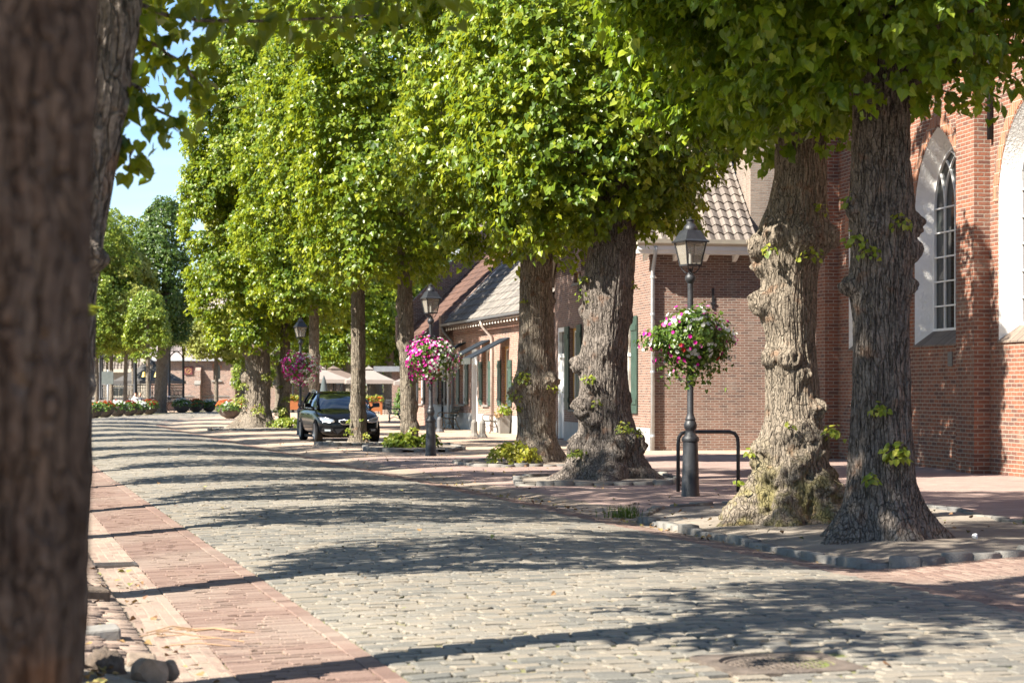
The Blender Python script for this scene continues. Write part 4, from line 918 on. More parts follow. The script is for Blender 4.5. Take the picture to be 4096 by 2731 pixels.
for z in (.35, 1.9, 3.3, 4.2): p.lathe([(.06, 0), (.06, .05)], (-.08, -.03, z), 12)
p.obj('pipe_bracket', M['zinc'], dp)
for y, z in ((-1.56, 3.5), (-3.95, 3.3)): p = P(); p.box((-.015, y, z + .22), (.03, .05, .5)); p.box((-.02, y, z + .1), (.03, .12, .05)); p.obj('wall_anchor', M['black_iron'], hs)
P().b2((.35, -4.1, 4.5), (1.6, -2.62, 9.2)).obj('chimney', M['pier_brick'], hs)
P().prism([(.3, -2.6, 5.0), (3.0, -2.6, 7.9), (3.0, -2.6, 8.2), (.3, -2.6, 5.35)], (0, .035, 0)).obj('flashing', M['lead'], hs)
P().prism([(-.1, -2.65, 4.91), (4, -2.65, 8.5), (4, -2.65, 4.91)], (0, -2.7, 0)).obj('side_roof', M['slate'], hs)

# ------------------------------------------------------------------ the low terrace of houses
rw = thing('terraced_house', 'low brick house with dark tiled roof, bulb string and two grey awnings', 'house', (1.11, 62.3, 0), math.atan2(.975, -.223))
hol = [rect(12.8, 13.85, .95, 2.97), rect(10.65, 11.6, .03, 2.97), rect(8.65, 9.65, .95, 2.97), rect(5.5, 6.55, .95, 2.97), rect(2.0, 3.0, .95, 2.97)]
wall('wall', [(-.3, -.1), (15.1, -.1), (15.1, 3.95), (-.3, 3.95)], hol, M['row_brick'], rw, depth=.2)
for h, fr in zip((hol[0], hol[2], hol[3], hol[4]), ('white_paint', 'white_paint', 'ochre_paint', 'ochre_paint')): sash_window(rw, h[0][0], h[2][0], h[0][1], h[1][1], y=-.12, frame=fr)
for xa in (12.25, 13.9, 8.1, 9.7, 4.95, 6.6): shutter(rw, xa, xa + .52, .93, 2.5, ang=R(0))
dr = P().b2((10.75, -.19, .05), (11.5, -.13, 2.4)).obj('door', M['grey_paint'], rw)
p = P()
for lo, hi in (((10.65, -.2, .03), (10.77, .01, 2.97)), ((11.48, -.2, .03), (11.6, .01, 2.97)), ((10.77, -.2, 2.4), (11.48, .0, 2.97))): p.b2(lo, hi)
p.obj('frame', M['white_paint'], dr)
p = P()
for a, b in ((-.3, 10.63), (11.62, 15.1)): p.b2((a, .0, -.1), (b, .02, .62))
p.obj('plinth', M['plinth'], rw)
p = P()
for i in range(60): p.box((i * .255, .02, 3.62), (.12, .04, .1))
p.b2((-.3, .0, 3.69), (15.1, .05, 3.75)); p.obj('dentil_course', M['row_brick'], rw)
tile_roof('roof', (-.4, .42, 4.02), (15.4, 0, 0), (0, -4.5, 4.4), 62, 15, M['tile_dark'], rw, amp=.03, step=.035, sub=5)
P().prism([(-.3, .3, 3.9), (-.3, -4.05, 8.2), (-.3, -8.4, 3.9)], (15.2, 0, 0)).obj('attic', M['row_brick'], rw)
p = P()
prof = [(0.5 + .075 * math.cos(a), 4.0 - .0 + .075 * math.sin(a)) for a in np.linspace(math.pi, 2 * math.pi, 9)]
p.prism([(-.4, y, z) for y, z in prof], (15.4, 0, 0)); gt = p.obj('gutter', M['grey_paint'], rw)
p = P()
for i in range(31): p.lathe([(.08, -.012), (.08, .012)], (0, 0, 0), 10) if False else p.b2((-.2 + i * .5, .415, 3.915), (-.17 + i * .5, .585, 3.93))
p.obj('gutter_bracket', M['grey_paint'], gt)
P().tube([(7.85, .5, 3.93), (7.85, .42, 3.7), (7.85, .09, 3.35), (7.85, .075, 3.2), (7.85, .075, .03)], .05, 10).obj('downpipe', plain('pipe_brown', (.36, .30, .26), .6), rw, smooth=True)
P().tube([(14.95, .5, 3.93), (14.95, .42, 3.7), (14.95, .09, 3.35), (14.95, .075, 3.2), (14.95, .075, .03)], .05, 10).obj('downpipe', M['grey_paint'], rw, smooth=True)
for xa, xb, pj in ((12.7, 13.9, .75), (8.45, 9.85, 1.35), (5.3, 6.75, 1.35)):
    M['awning_slate'] = M.get('awning_slate') or plain('awning_slate', (.022, .027, .034), .9, 0, .15, 5, spec=.1)
    aw = P().prism([(xa, .02, 3.22), (xa, .02, 3.27), (xa, pj, 3.27 - pj * .52), (xa, pj, 3.22 - pj * .52)], (xb - xa, 0, 0)).obj('awning', M['awning_slate'], rw)
    P().b2((xa, pj + .004, 3.06 - pj * .52), (xb, pj + .03, 3.27 - pj * .52)).obj('valance', plain('awning_green', (.05, .055, .05), .7), aw)
# raked parapet at the far gable
def parapet(parent, x, mat, z0=3.75, run=4.4, w_=.3, over=.32, steps=30):
    p = P(); p.prism([(x, .34, z0), (x, .34, z0 + over), (x, .34 - run, z0 + over + run), (x, .34 - run, z0)], (w_, 0, 0)); pp = p.obj('parapet', M[mat], parent)
    p = P()
    for i in range(steps):
        f = (i + .5) / steps; p.box((x + w_ / 2, .34 - run * f, z0 + over + run * f + .035), (w_ + .05, run * 1.414 / steps - .02, .09), rx=-R(45))
    p.obj('coping', M['old_brick'], pp); return pp
parapet(rw, 15.1, 'old_brick'); P().b2((15.05, .2, 3.55), (15.5, .5, 4.35)).obj('kneeler', M['old_brick'], rw)
P().prism([(15.02, .3, 4.06), (15.02, .3, 4.16), (15.02, -4.1, 8.56), (15.02, -4.1, 8.46)], (.07, 0, 0)).obj('flashing', M['lead'], rw)
P().b2((14.9, -4.6, 7.6), (15.7, -3.6, 9.3)).obj('chimney', M['old_brick'], rw)
p = P()
sl_ = tag(None or P().tube([(.1, .38, 3.88), (4, .38, 3.84), (8, .38, 3.86), (12, .38, 3.84), (14.9, .38, 3.88)], .008, 6).obj('string_light', M['black_iron'], None), 'string of white bulbs hanging under the gutter of the low awning house', 'string light')
sl_.location = rw.location; sl_.rotation_euler = rw.rotation_euler
M['bulb'] = plain('bulb_white', (.75, .73, .66), .2, 0, .04)
b0 = None
for i in range(32):
    if b0 is None:
        p = P(); p.lathe([(.012, 0), (.018, -.03), (.03, -.06), (.05, -.11), (.055, -.14), (.045, -.18), (.02, -.2), (.002, -.205)], n=10); b0 = p.obj('bulb', M['bulb'], sl_, smooth=True); o = b0
    else: o = b0.copy(); C.objects.link(o); o.parent = sl_
    o.location = (.3 + i * .46, .38, 3.86); o.scale = (.6, .6, .6)
# next: red tiled house
rb = thing('terraced_house', 'brick house with orange red pantiles beyond the dark roofed house', 'house', (1.11 - .223 * 15.5, 62.3 + .975 * 15.5, 0), math.atan2(.975, -.223))
hol = [rect(1.6, 2.6, .9, 2.6), rect(4.0, 4.9, .03, 2.6), rect(6.2, 7.2, .9, 2.6)]
wall('wall', [(0, -.1), (11, -.1), (11, 3.4), (0, 3.4)], hol, M['row_brick'], rb, depth=.2)
for h in (hol[0], hol[2]): sash_window(rb, h[0][0], h[2][0], h[0][1], h[1][1], y=-.12, frame='white_paint')
for xa in (1.05, 2.65, 5.65, 7.25): shutter(rb, xa, xa + .5, .88, 2.62, 'black_iron')
P().b2((4.05, -.19, .05), (4.85, -.13, 2.55)).obj('door', M['grey_paint'], rb)
P().b2((0, .0, -.1), (3.95, .02, .9)).obj('plinth', M['plinth'], rb)
tile_roof('roof', (-.05, .35, 3.55), (11.1, 0, 0), (0, -4.5, 4.4), 44, 15, M['tile_red'], rb, amp=.03, step=.035, sub=5)
P().prism([(0, .1, 3.35), (0, -4.15, 7.7), (0, -8.4, 3.35)], (11, 0, 0)).obj('attic', M['row_brick'], rb)
parapet(rb, 10.7, 'old_brick', z0=3.6, run=4.9, over=1.0, w_=.45); P().tube([(10.8, .12, 3.5), (10.8, .08, 3.2), (10.8, .08, .03)], .05, 10).obj('downpipe', M['white_paint'], rb, smooth=True)
P().tube([(.3, .12, 3.4), (.3, .08, 3.2), (.3, .08, .03)], .05, 10).obj('downpipe', M['white_paint'], rb, smooth=True)
P().prism([(10.82, .3, 3.62), (10.82, .3, 3.75), (10.82, -4.1, 8.2), (10.82, -4.1, 8.05)], (.07, 0, 0)).obj('flashing', M['lead'], rb)
rc = thing('terraced_house', 'farthest house of the terrace, weathered gable and old tiles behind the second lamp', 'house', (-4.3, 97.5, 0), math.atan2(.975, -.223))
wall('wall', [(0, -.1), (6.2, -.1), (6.2, 4.2), (0, 4.2)], [rect(2, 3, .9, 2.7), rect(5, 6, .9, 2.7)], M['old_brick'], rc, depth=.2)
for xa in (2, 5): sash_window(rc, xa, xa + 1, .9, 2.7, y=-.12, frame='white_paint')
P().prism([(0, .1, 4.15), (0, -3.7, 8), (0, -7.5, 4.15)], (6.2, 0, 0)).obj('attic', M['old_brick'], rc)
tile_roof('roof', (.3, .3, 4.25), (6.0, 0, 0), (0, -4, 4), 24, 13, M['tile_dark'], rc, sub=4); parapet(rc, 0, 'old_brick', z0=4.0, run=3.9, over=.5)
# the taller building behind
tb = thing('brick_building', 'taller brick building with narrow white arched windows above the terrace roofs', 'building', (-2.37, 104, 0), math.atan2(.975, -.223))
wins = [rect(.35 + i * .68, .80 + i * .68, 3.5, 6.4) for i in range(6)]
wall('wall', [(0, -.1), (4.6, -.1), (4.6, 8.2), (0, 8.7)], [arch_outline(.35 + i * .68, .80 + i * .68, 3.5, 6.2, 6.5, 5) for i in range(6)], M['row_brick'], tb, depth=.1)
for i in range(6):
    q = P().b2((.35 + i * .68, -.09, 3.5), (.80 + i * .68, -.06, 6.5)).obj('window', M['white_paint'], tb)
    P().b2((.43 + i * .68, -.058, 3.6), (.72 + i * .68, -.052, 6.1)).obj('pane', M['glass'], q)
P().b2((0, -6, -.1), (.25, -.004, 8.6)).obj('end_wall', M['house_brick'], tb)
P().b2((4.4, -6, -.1), (4.6, -.004, 8.1)).obj('back_wall', M['house_brick'], tb)
P().prism([(-.25, .25, 8.6), (-.25, .25, 8.85), (-.25, -6, 8.85), (-.25, -6, 8.6)], (5, 0, 0)).obj('eave', M['grey_paint'], tb)
tile_roof('roof', (-.2, .3, 8.9), (0, -6.2, 0), (3, 0, 2.6), 20, 8, M['tile_grey'], tb, sub=4)
hp = P().box((-.14, -2.6, 7.0), (.26, .5, .55), top=1.25).obj('hopper', M['zinc'], tb)
P().tube([(-.14, -2.6, 6.75), (-.14, -2.55, 6.4), (-.1, -1.2, 5.4), (-.1, -1.0, 5.1), (-.1, -1.0, 2)], .07, 10).obj('downpipe', M['zinc'], hp, smooth=True)
# ------------------------------------------------------------------ street lamps with flower balls
def lamp_glass():
    k = NM('lamp_glass'); k.set((.34, .31, .26), .25, 0, .5); tr = k.n('BsdfTransparent'); mx = k.n('MixShader'); mx.inputs[0].default_value = .52
    k.l(tr.outputs[0], mx.inputs[1]); k.l(k.b.outputs[0], mx.inputs[2]); k.l(mx.outputs[0], k.out.inputs[0]); return k.m
M['lamp_glass'] = lamp_glass()
def make_lamp(label, x, y, rz=R(25), iron='lamp_iron'):
    t = thing('street_lamp', label, 'street lamp', (x, y, G(x, y)), rz, 'old style street lamps')
    I = M[iron]
    p = P(); p.lathe([(.132, -.1), (.132, .03), (.124, .05), (.104, .765), (.118, .775), (.122, .80), (.118, .825), (.085, .86), (.066, .90), (.068, .93), (.088, .96), (.092, 1.0), (.080, 1.04), (.068, 1.06), (.074, 1.085), (.060, 1.11), (.045, 1.16), (.041, 2.98)], n=24)
    p.obj('post', I, t, smooth=2)
    p = P(); p.lathe([(.041, 2.98), (.05, 2.99), (.072, 3.02), (.079, 3.055), (.070, 3.09), (.045, 3.115), (.035, 3.13), (.03, 3.16), (.012, 3.19)], n=18); p.obj('knob', I, t, smooth=2)
    p = P()
    for i in range(4):
        a = R(45) + i * R(90); c_, s_ = math.cos(a), math.sin(a)
        p.tube([(.025 * c_, .025 * s_, 3.12), (.075 * c_, .075 * s_, 3.135), (.118 * c_, .118 * s_, 3.175), (.14 * c_, .14 * s_, 3.235), (.165 * c_, .165 * s_, 3.245)], .009, 6)
    p.obj('fork', I, t, smooth=True)
    q2 = math.sqrt(2); b, tp = .215 / 2, .325 / 2; z0, z1 = 3.235, 3.555; p = P()
    p.lathe([(.115 * q2, z0 - .012), (.115 * q2, z0 + .012)], n=4, rot=R(45)); 
    for sx, sy in ((1, 1), (-1, 1), (-1, -1), (1, -1)): p.tube([(sx * b, sy * b, z0), (sx * tp, sy * tp, z1)], .011, 6)
    ln = p.obj('lantern', I, t)
    p = P(); p.lathe([(.19 * q2, z1 - .004), (.197 * q2, z1 + .012), (.185 * q2, z1 + .022), (.165 * q2, z1 + .04), (.108 * q2, z1 + .16), (.104 * q2, z1 + .168)], n=4, rot=R(45)); p.obj('cap', I, ln)
    p = P(); p.lathe([(.10, z1 + .165), (.104, z1 + .18), (.095, z1 + .21), (.082, z1 + .235), (.055, z1 + .26), (.052, z1 + .29), (.062, z1 + .305), (.064, z1 + .315), (.03, z1 + .325), (.012, z1 + .335), (.012, z1 + .355), (.002, z1 + .36)], n=20); p.obj('finial', I, ln, smooth=2)
    for i in range(4):
        a = i * R(90); M3 = Matrix.Rotation(a, 3, 'Z'); f = .94
        pts = [M3 @ Vector(v) for v in ((b * f, -b * f, z0 + .012), (b * f, b * f, z0 + .012), (tp * f, tp * f, z1 - .004), (tp * f, -tp * f, z1 - .004))]
        P().poly(pts).obj('pane', M['lamp_glass'], ln)
    P().lathe([(.022, z0 + .02), (.022, z0 + .20), (.018, z0 + .22), (.004, z0 + .23)], n=10).obj('bulb', M['bulb'], ln, smooth=2)
    return t
lamp1 = make_lamp('black street lamp carrying the green and white flower ball, beside the hoop rail', 2.50, 27.9)
def lamp_copy(label, x, y, sc_=1, rz=R(25)):
    o = dup(lamp1); o.location = (x, y, G(x, y) if y < 120 else 0); o['label'] = label; o.scale = (sc_,) * 3; o.rotation_euler.z = rz; return o
lamp_copy('street lamp with the dense magenta and white flower ball beside a slender linden', -1.84, 45.1)
lamp_copy('street lamp with a pink flower ball, behind the rear of the black car', -7.0, 65.9)
lamp_copy('distant street lamp hung with yellow bells in front of the bandstand', -24.5, 135, .89)
lamp_copy('distant street lamp in front of the chapel window', -18.6, 149, .85)
lamp_copy('distant street lamp right of the chapel window near a buttress', -20.2, 165, .79) if False else lamp_copy('distant street lamp right of the chapel window near a buttress', -22.7 + 1.4, 165, .79)
lamp_copy('distant street lamp whose lantern shows above the beige parasols', -13.6, 158, .92)
lamp_copy('dark street lamp beside the orange planter left of the black car', -14.3, 130, .82)
for o in [q for q in bpy.data.objects if q.get('label', '').startswith('distant street lamp right of')]: o.location.x = (531 - 1176) * 165 / 4573

def flower_mesh(Pos, Nrm, size, mat, name, parent):
    N = len(Pos); Nrm = unit(Nrm); up = np.tile([0.1, .2, 1.0], (N, 1)); a = unit(np.cross(up, Nrm)); b = np.cross(Nrm, a)
    n = 10; ang = np.arange(n) / n * 2 * np.pi; rad = np.where(np.arange(n) % 2 == 0, 1.0, .80)
    r = size[:, None, None]; ro = rng.random((N, 1)) * 6.28
    ring = Pos[:, None] + r * .5 * rad[None, :, None] * (np.cos(ang[None] + ro)[..., None] * a[:, None] + np.sin(ang[None] + ro)[..., None] * b[:, None]) + Nrm[:, None] * (r * (.05 + .1 * rng.random((N, n))[..., None]))
    cen = (Pos - Nrm * size[:, None] * .12)[:, None]
    V = np.concatenate([ring, cen], 1).reshape(-1, 3); k = np.arange(N)[:, None, None] * (n + 1)
    fs = np.array([[i, (i + 1) % n, n] for i in range(n)]); F = (k + fs[None]).reshape(-1, 3)
    o = fast(name, V, F, mat, parent, smooth=True, tint=np.repeat(rng.random(N), n)); o['kind'] = 'stuff'; return o
def petal_mat(name, c, v=.2):
    k = NM(name); a = k.attr(); k.set(k.ramp(a, [(0, tuple(x * (1 - v) for x in c)), (1, tuple(min(1, x * (1 + v)) for x in c))]), .6, 0, .3)
    tr = k.n('BsdfTranslucent'); tr.inputs[0].default_value = (*c, 1); mx = k.n('MixShader'); mx.inputs[0].default_value = .3
    k.l(k.b.outputs[0], mx.inputs[1]); k.l(tr.outputs[0], mx.inputs[2]); k.l(mx.outputs[0], k.out.inputs[0]); return k.m
M['petal_white'] = petal_mat('petal_white', (.60, .60, .54), .15); M['petal_magenta'] = petal_mat('petal_magenta', (.50, .010, .25), .3)
M['petal_red'] = petal_mat('petal_red', (.36, .022, .012), .3); M['petal_pink'] = petal_mat('petal_pink', (.62, .17, .38), .2); M['petal_orange'] = petal_mat('petal_orange', (.45, .085, .012), .35)
def flower_ball(label, x, y, z, rx, rz_, counts, seed, leaves, split=None, shift=(0, 0), tail=.35):
    t = thing('flower_basket', label, 'flower basket', (x, y, z), 0, 'flower balls hanging on the street lamps'); g = np.random.default_rng(seed)
    def pts(n, lo, hi):
        v = unit(g.standard_normal((n * 2, 3))); keep = (v[:, 2] > -.62) | (g.random(n * 2) < tail); v = v[keep][:n]
        lump = 1 + .8 * fbm(v * 1.9 + seed, 3); rr = (lo + (hi - lo) * g.random(len(v))) * lump
        sq = np.where(v[:, 2] < 0, 1 - .35 * np.clip(-v[:, 2], 0, 1), 1.0)
        q = v * rr[:, None] * np.array([rx, rx, rz_]); q[:, 0] *= sq; q[:, 1] *= sq; q[:, 0] += shift[0]
        low = (v[:, 2] < -.25) & (g.random(len(v)) < .5); cell = np.abs(vn(np.stack([q[:, 0] * 7, q[:, 1] * 7, q[:, 0] * 0 + seed], 1))); q[low, 2] -= ((.6 if n > 1000 else .3) * cell[low]) * g.random(low.sum())
        return q, v
    q, v = pts(leaves, .55, 1.0)
    build_leaves('foliage', [(q, v + g.standard_normal((len(q), 3)) * .5 + [0, 0, .3], v * .7 + [0, 0, -.5] + g.standard_normal((len(q), 3)) * .5, .055 * (.6 + .7 * g.random(len(q))), np.clip(.45 + .2 * g.standard_normal(len(q)), 0, 1))], M['plant_green'], t, 1)
    for kind, n in counts.items():
        q, v = pts(n * (2 if split else 1), .93, 1.04)
        if split and kind in ('white', 'magenta'):
            f = q[:, 0] / rx + .35 * vn(q * 3.3 + seed); keep = (f > -.12) if kind == 'white' else (f < .25); keep |= g.random(len(q)) < .28; q, v = q[keep][:n], v[keep][:n]
        elif split: q, v = q[:n], v[:n]
        else: keep = vn(q * 5.5 + seed * 2 + len(kind)) > -.12; q, v = q[keep], v[keep]
        flower_mesh(q, v + g.standard_normal((len(q), 3)) * .3 + [0, -.15, .1], (.066 if kind != 'red' else .075) * (.75 + .45 * g.random(len(q))), M['petal_' + kind], kind + '_blossom', t)
    P().lathe([(.05, -.16), (.20, -.15), (.27, -.04), (.28, .0), (.26, .0), (.05, -.02)], n=24).obj('bowl', plain('basket_brown', (.07, .045, .035), .7), t, smooth=2)
    return t
flower_ball('green flower ball with scattered white and few magenta blooms, on the nearest lamp', 2.50, 27.9, 2.19, .57, .48, dict(white=330, magenta=100, red=14, pink=44), 5, 4200)
flower_ball('dense magenta and white flower ball on the second lamp', -1.84, 45.1, 2.18, .60, .50, dict(white=340, magenta=480, red=16, pink=20), 6, 2400, split=True)
flower_ball('dense pink and white flower ball on the lamp behind the black car', -7.0, 65.9, 2.16, .58, .52, dict(white=300, magenta=480, red=60, pink=30), 7, 1800, split=True)
# yellow bells on the far lamp
M['bell'] = plain('bell_yellow', (.42, .30, .07), .45, .3)
for i, dx in enumerate((-.42, .42)):
    o = P().lathe([(.20, 0), (.175, .05), (.13, .18), (.11, .29), (.06, .34), (.02, .35)], n=18).obj('bell', M['bell'], None, smooth=2); o.location = (-24.5 + dx, 134.9, 2.35)
    tag(o, ('left' if i == 0 else 'right') + ' yellow ornamental bell on the distant street lamp before the bandstand', 'bell', 'bells on the far lamp')

# ------------------------------------------------------------------ the parked car
M['car_paint'] = plain('car_paint', (.003, .0035, .0045), .16, 0, .1, 3, spec=.12, coat=.18)
M['tyre'] = plain('tyre', (.014, .013, .012), .95, 0, .2, 30, spec=.08)
M['chrome'] = plain('chrome', (.75, .75, .76), .18, 1, .05)
M['alloy'] = plain('alloy', (.16, .16, .17), .35, .8, .15)
M['trim_black'] = plain('trim_black', (.008, .008, .009), .7, 0, .2, 20, spec=.15)
k = NM('car_glass'); k.set((.012, .018, .018), .03, 0, .8); k.b.inputs['Coat Weight'].default_value = .6; k.b.inputs['Coat Roughness'].default_value = .02; M['car_glass'] = k.m
k = NM('lens'); k.set((.30, .33, .36), .12, .5, .7); k.b.inputs['Coat Weight'].default_value = 1; M['lens'] = k.m
def front_x(y): return 2.2 - .42 * (abs(y) / .85) ** 2.4
def make_car(label, loc, rz):
    t = thing('parked_car', label, 'car', loc, rz)
    st = [(-2.30, .55, .42, .74, .80), (-2.24, .74, .34, .84, .92), (-2.05, .86, .26, .90, .98), (-1.6, .90, .21, .93, 1.0), (-.6, .908, .19, .94, 1.0), (.5, .908, .19, .925, 1.0), (.98, .905, .19, .90, .985), (1.3, .90, .19, .86, .945), (1.6, .885, .19, .805, .89), (1.8, .83, .19, .755, .835), (1.9, .75, .19, .715, .79), (2.0, .624, .19, .675, .74), (2.12, .425, .21, .62, .675), (2.18, .24, .25, .585, .63), (2.2, .12, .30, .56, .60)]
    V = []; F = []
    for x, w_, zb, zs, zt in st:
        half = [(0, zb), (w_ * .8, zb), (w_ * .955, zb + .07), (w_ * .99, zb + .2), (w_ * 1.0, (zb + zs) / 2 + .06), (w_ * .985, zs - .07), (w_ * .93, zs), (w_ * .80, zs + (zt - zs) * .6), (w_ * .45, zs + (zt - zs) * .92), (0, zt)]
        ring = half + [(-a, b) for a, b in half[-2:0:-1]]
        V += [(x, a, b) for a, b in ring]
    n = 18
    for j in range(len(st) - 1):
        for i in range(n): F.append((j * n + i, j * n + (i + 1) % n, (j + 1) * n + (i + 1) % n, (j + 1) * n + i))
    p = P(); p.add(V, F + [tuple(range(n - 1, -1, -1)), tuple((len(st) - 1) * n + i for i in range(n))]); body = p.obj('body', M['car_paint'], t, smooth=True)
    ss = body.modifiers.new('smooth', 'SUBSURF'); ss.levels = 1; ss.render_levels = 1
    # greenhouse: base half width, base z, roof half width, roof z
    gh = [(1.02, .74, .95, .70, .962), (.62, .80, .95, .645, 1.18), (.12, .82, .955, .585, 1.392), (-.35, .825, .96, .58, 1.435), (-.9, .82, .965, .57, 1.44), (-1.55, .80, .97, .55, 1.395), (-1.85, .78, .97, .54, 1.30), (-2.16, .72, .96, .64, .985)]
    V = []; F = []; m = 8
    for x, bw, bz, tw, tz in gh:
        V += [(x, -bw, bz), (x, -(bw + tw) / 2 - .025, (bz + tz) / 2), (x, -tw, tz - .012), (x, -tw * .5, tz + .012), (x, tw * .5, tz + .012), (x, tw, tz - .012), (x, (bw + tw) / 2 + .025, (bz + tz) / 2), (x, bw, bz)]
    for j in range(len(gh) - 1):
        for i in range(m - 1): F.append((j * m + i, j * m + i + 1, (j + 1) * m + i + 1, (j + 1) * m + i))
    p = P(); p.add(V, F + [tuple(range(m)), tuple((len(gh) - 1) * m + i for i in range(m))]); p.obj('window', M['car_glass'], t, smooth=2)
    p = P(); V = []; F = []
    rs = [g_ for g_ in gh if -1.8 < g_[0] < .3]
    for x, bw, bz, tw, tz in rs: V += [(x, a * (tw + .012), tz + .022 - abs(a) ** 3 * .03) for a in (-1, -.6, 0, .6, 1)]
    for j in range(len(rs) - 1):
        for i in range(4): F.append((j * 5 + i, j * 5 + i + 1, (j + 1) * 5 + i + 1, (j + 1) * 5 + i))
    p.add(V, F); p.obj('roof', M['car_paint'], t, smooth=True)
    for sg in (-1, 1):
        p = P(); p.tube([(1.06, sg * .755, .95), (.62, sg * .725, 1.085 + .09), (.12, sg * .60, 1.385), (-.9, sg * .585, 1.435), (-1.7, sg * .56, 1.36), (-2.16, sg * .66, .99)], .034, 8)
        for x0, x1 in ((-.28, -.34), (-1.28, -1.42)): p.tube([(x0, sg * .835, .95), (x1, sg * .735, 1.2), (x1 - .03, sg * .60, 1.42)], .032, 8)
        p.obj('pillar', M['car_paint'], t, smooth=True)
        P().tube([(.10, sg * .64, 1.40), (.0, sg * .635, 1.455), (-.6, sg * .625, 1.49), (-1.3, sg * .605, 1.47), (-1.72, sg * .58, 1.40)], .014, 8).obj('roof_rail', M['chrome'], t, smooth=True)
        P().tube([(.98, sg * .80, .955), (.3, sg * .845, .962), (-.9, sg * .845, .975), (-1.9, sg * .80, .985)], .010, 6).obj('window_strip', M['chrome'], t, smooth=True)
        p = P(); p.prism([(.72, sg * .90, .99), (.60, sg * .90, .985), (.56, sg * .90, 1.08), (.60, sg * .90, 1.12), (.70, sg * .90, 1.10)], (0, sg * .19, .01)); p.tube([(.66, sg * .80, .97), (.66, sg * .92, 1.01)], .03, 8); mr = p.obj('wing_mirror', M['car_paint'], t, bevel=.02)
        # lights
        def patch(pts, off=.022): return [(front_x(y) + off + (-.06 if z > .68 else 0) * (z - .68) / .1, y, z) for y, z in pts]
        hl = P(); o_ = [(sg * y, z) for y, z in ((.47, .60), (.60, .575), (.76, .60), (.83, .66), (.845, .735), (.70, .715), (.50, .655))]
        ro = patch(o_); bk = [(x - .16, y, z) for x, y, z in ro]; hl.add(ro + bk, [tuple(range(7))] + [(i, (i + 1) % 7, 7 + (i + 1) % 7, 7 + i) for i in range(7)]); h_ = hl.obj('headlight', M['lens'], t)
        P().tube(patch(o_ + o_[:1], .03), .009, 6).obj('rim', M['chrome'], h_, smooth=True)
        P().poly(patch([(sg * y, z) for y, z in ((.58, .335), (.72, .335), (.73, .39), (.57, .385))], .03)).obj('fog_light', M['lens'], t)
        P().tube(patch([(sg * y, z) for y, z in ((.80, .38), (.55, .40), (.45, .30), (.40, .24))], .02), .012, 6).obj('bumper_trim', M['chrome'] if False else M['trim_black'], t, smooth=True)
        P().poly(patch([(sg * y, z) for y, z in ((.50, .41), (.78, .43), (.80, .31), (.56, .30))], .012)).obj('fog_panel', M['trim_black'], t)
        for x_ in (-.05, -1.1): P().box((x_, sg * .918, .80), (.16, .025, .03)).obj('door_handle', M['car_paint'], t, bevel=.008)
        P().box((-2.20, sg * .62, .84), (.14, .28, .16)).obj('tail_light', plain('tail_red', (.35, .01, .01), .2), t, bevel=.03)
    gp = [(-.36, .645), (.36, .645), (.30, .55), (.24, .53), (-.24, .53), (-.30, .55)]
    ob = P().poly([(front_x(y) + .02, y, z) for y, z in gp]).obj('grille', M['trim_black'], t)
    P().tube([(front_x(y) + .026, y, z) for y, z in gp + gp[:1]], .012, 6).obj('surround', M['chrome'], ob, smooth=True)
    p = P()
    for r_ in range(3):
        for c in range(9): p.box((2.215 - .02 * abs(c - 4) * .3, -.24 + c * .06, .56 + r_ * .03), (.01, .03, .006))
    p.obj('grille_mesh', M['alloy'], ob)
    P().poly([(front_x(y) + .018, y, z) for y, z in ((-.46, .40), (-.2, .41), (.2, .41), (.46, .40), (.40, .25), (-.40, .25))]).obj('air_intake', M['trim_black'], t)
    P().b2((-.95, -.85, .13), (1.0, .85, .2)).obj('underbody', M['trim_black'], t)
    tyre = rim = None
    for x in (1.32, -1.32):
        for sg in (-1, 1):
            wh = P().lathe([(.30, -.11), (.335, -.02), (.345, .0), (.335, .02), (.30, .03)], n=28).obj('wheel_arch', M['trim_black'], t, smooth=2)
            wh.matrix_local = Matrix.Translation((x, sg * .885, .33)) @ Matrix.Rotation(R(90) * -sg, 4, 'X')
            if tyre is None:
                w_ = P().lathe([(.20, -.105), (.29, -.108), (.318, -.085), (.325, -.05), (.325, .05), (.318, .085), (.29, .108), (.225, .106), (.22, .06)], n=40).obj('wheel', M['tyre'], t, smooth=2)
                p = P(); p.lathe([(.226, .104), (.232, .108), (.226, .112), (.205, .08), (.205, .03), (.02, .03)], n=32)
                for i in range(10):
                    for d_ in (-.07, .07):
                        a = i * R(36) ; p.tube([(.04 * math.cos(a), .04 * math.sin(a), .085), (.215 * math.cos(a + d_ * 1.6), .215 * math.sin(a + d_ * 1.6), .10)], .010, 5)
                p.lathe([(.055, .06), (.055, .095), (.03, .102)], n=14); r0 = p.obj('rim', M['alloy'], w_, smooth=2); tyre, rim = w_, r0
            else:
                w_ = tyre.copy(); C.objects.link(w_); w_.parent = t; r0 = rim.copy(); C.objects.link(r0); r0.parent = w_
            w_.matrix_local = Matrix.Translation((x, sg * .815, .325)) @ Matrix.Rotation(R(90) * -sg, 4, 'X') @ (Matrix.Rotation(R(-14), 4, 'Y') if False else Matrix.Identity(4))
    return t
car = make_car('shiny black estate car parked behind the slim linden trunk', (-5.07, 58.1, G(-5, 58)), math.atan2(-.967, .256))
o = dup(car); o.location = (-28.6, 119, 0); o.rotation_euler.z = R(-20); o['label'] = 'dark car half hidden behind the left flower bowls'

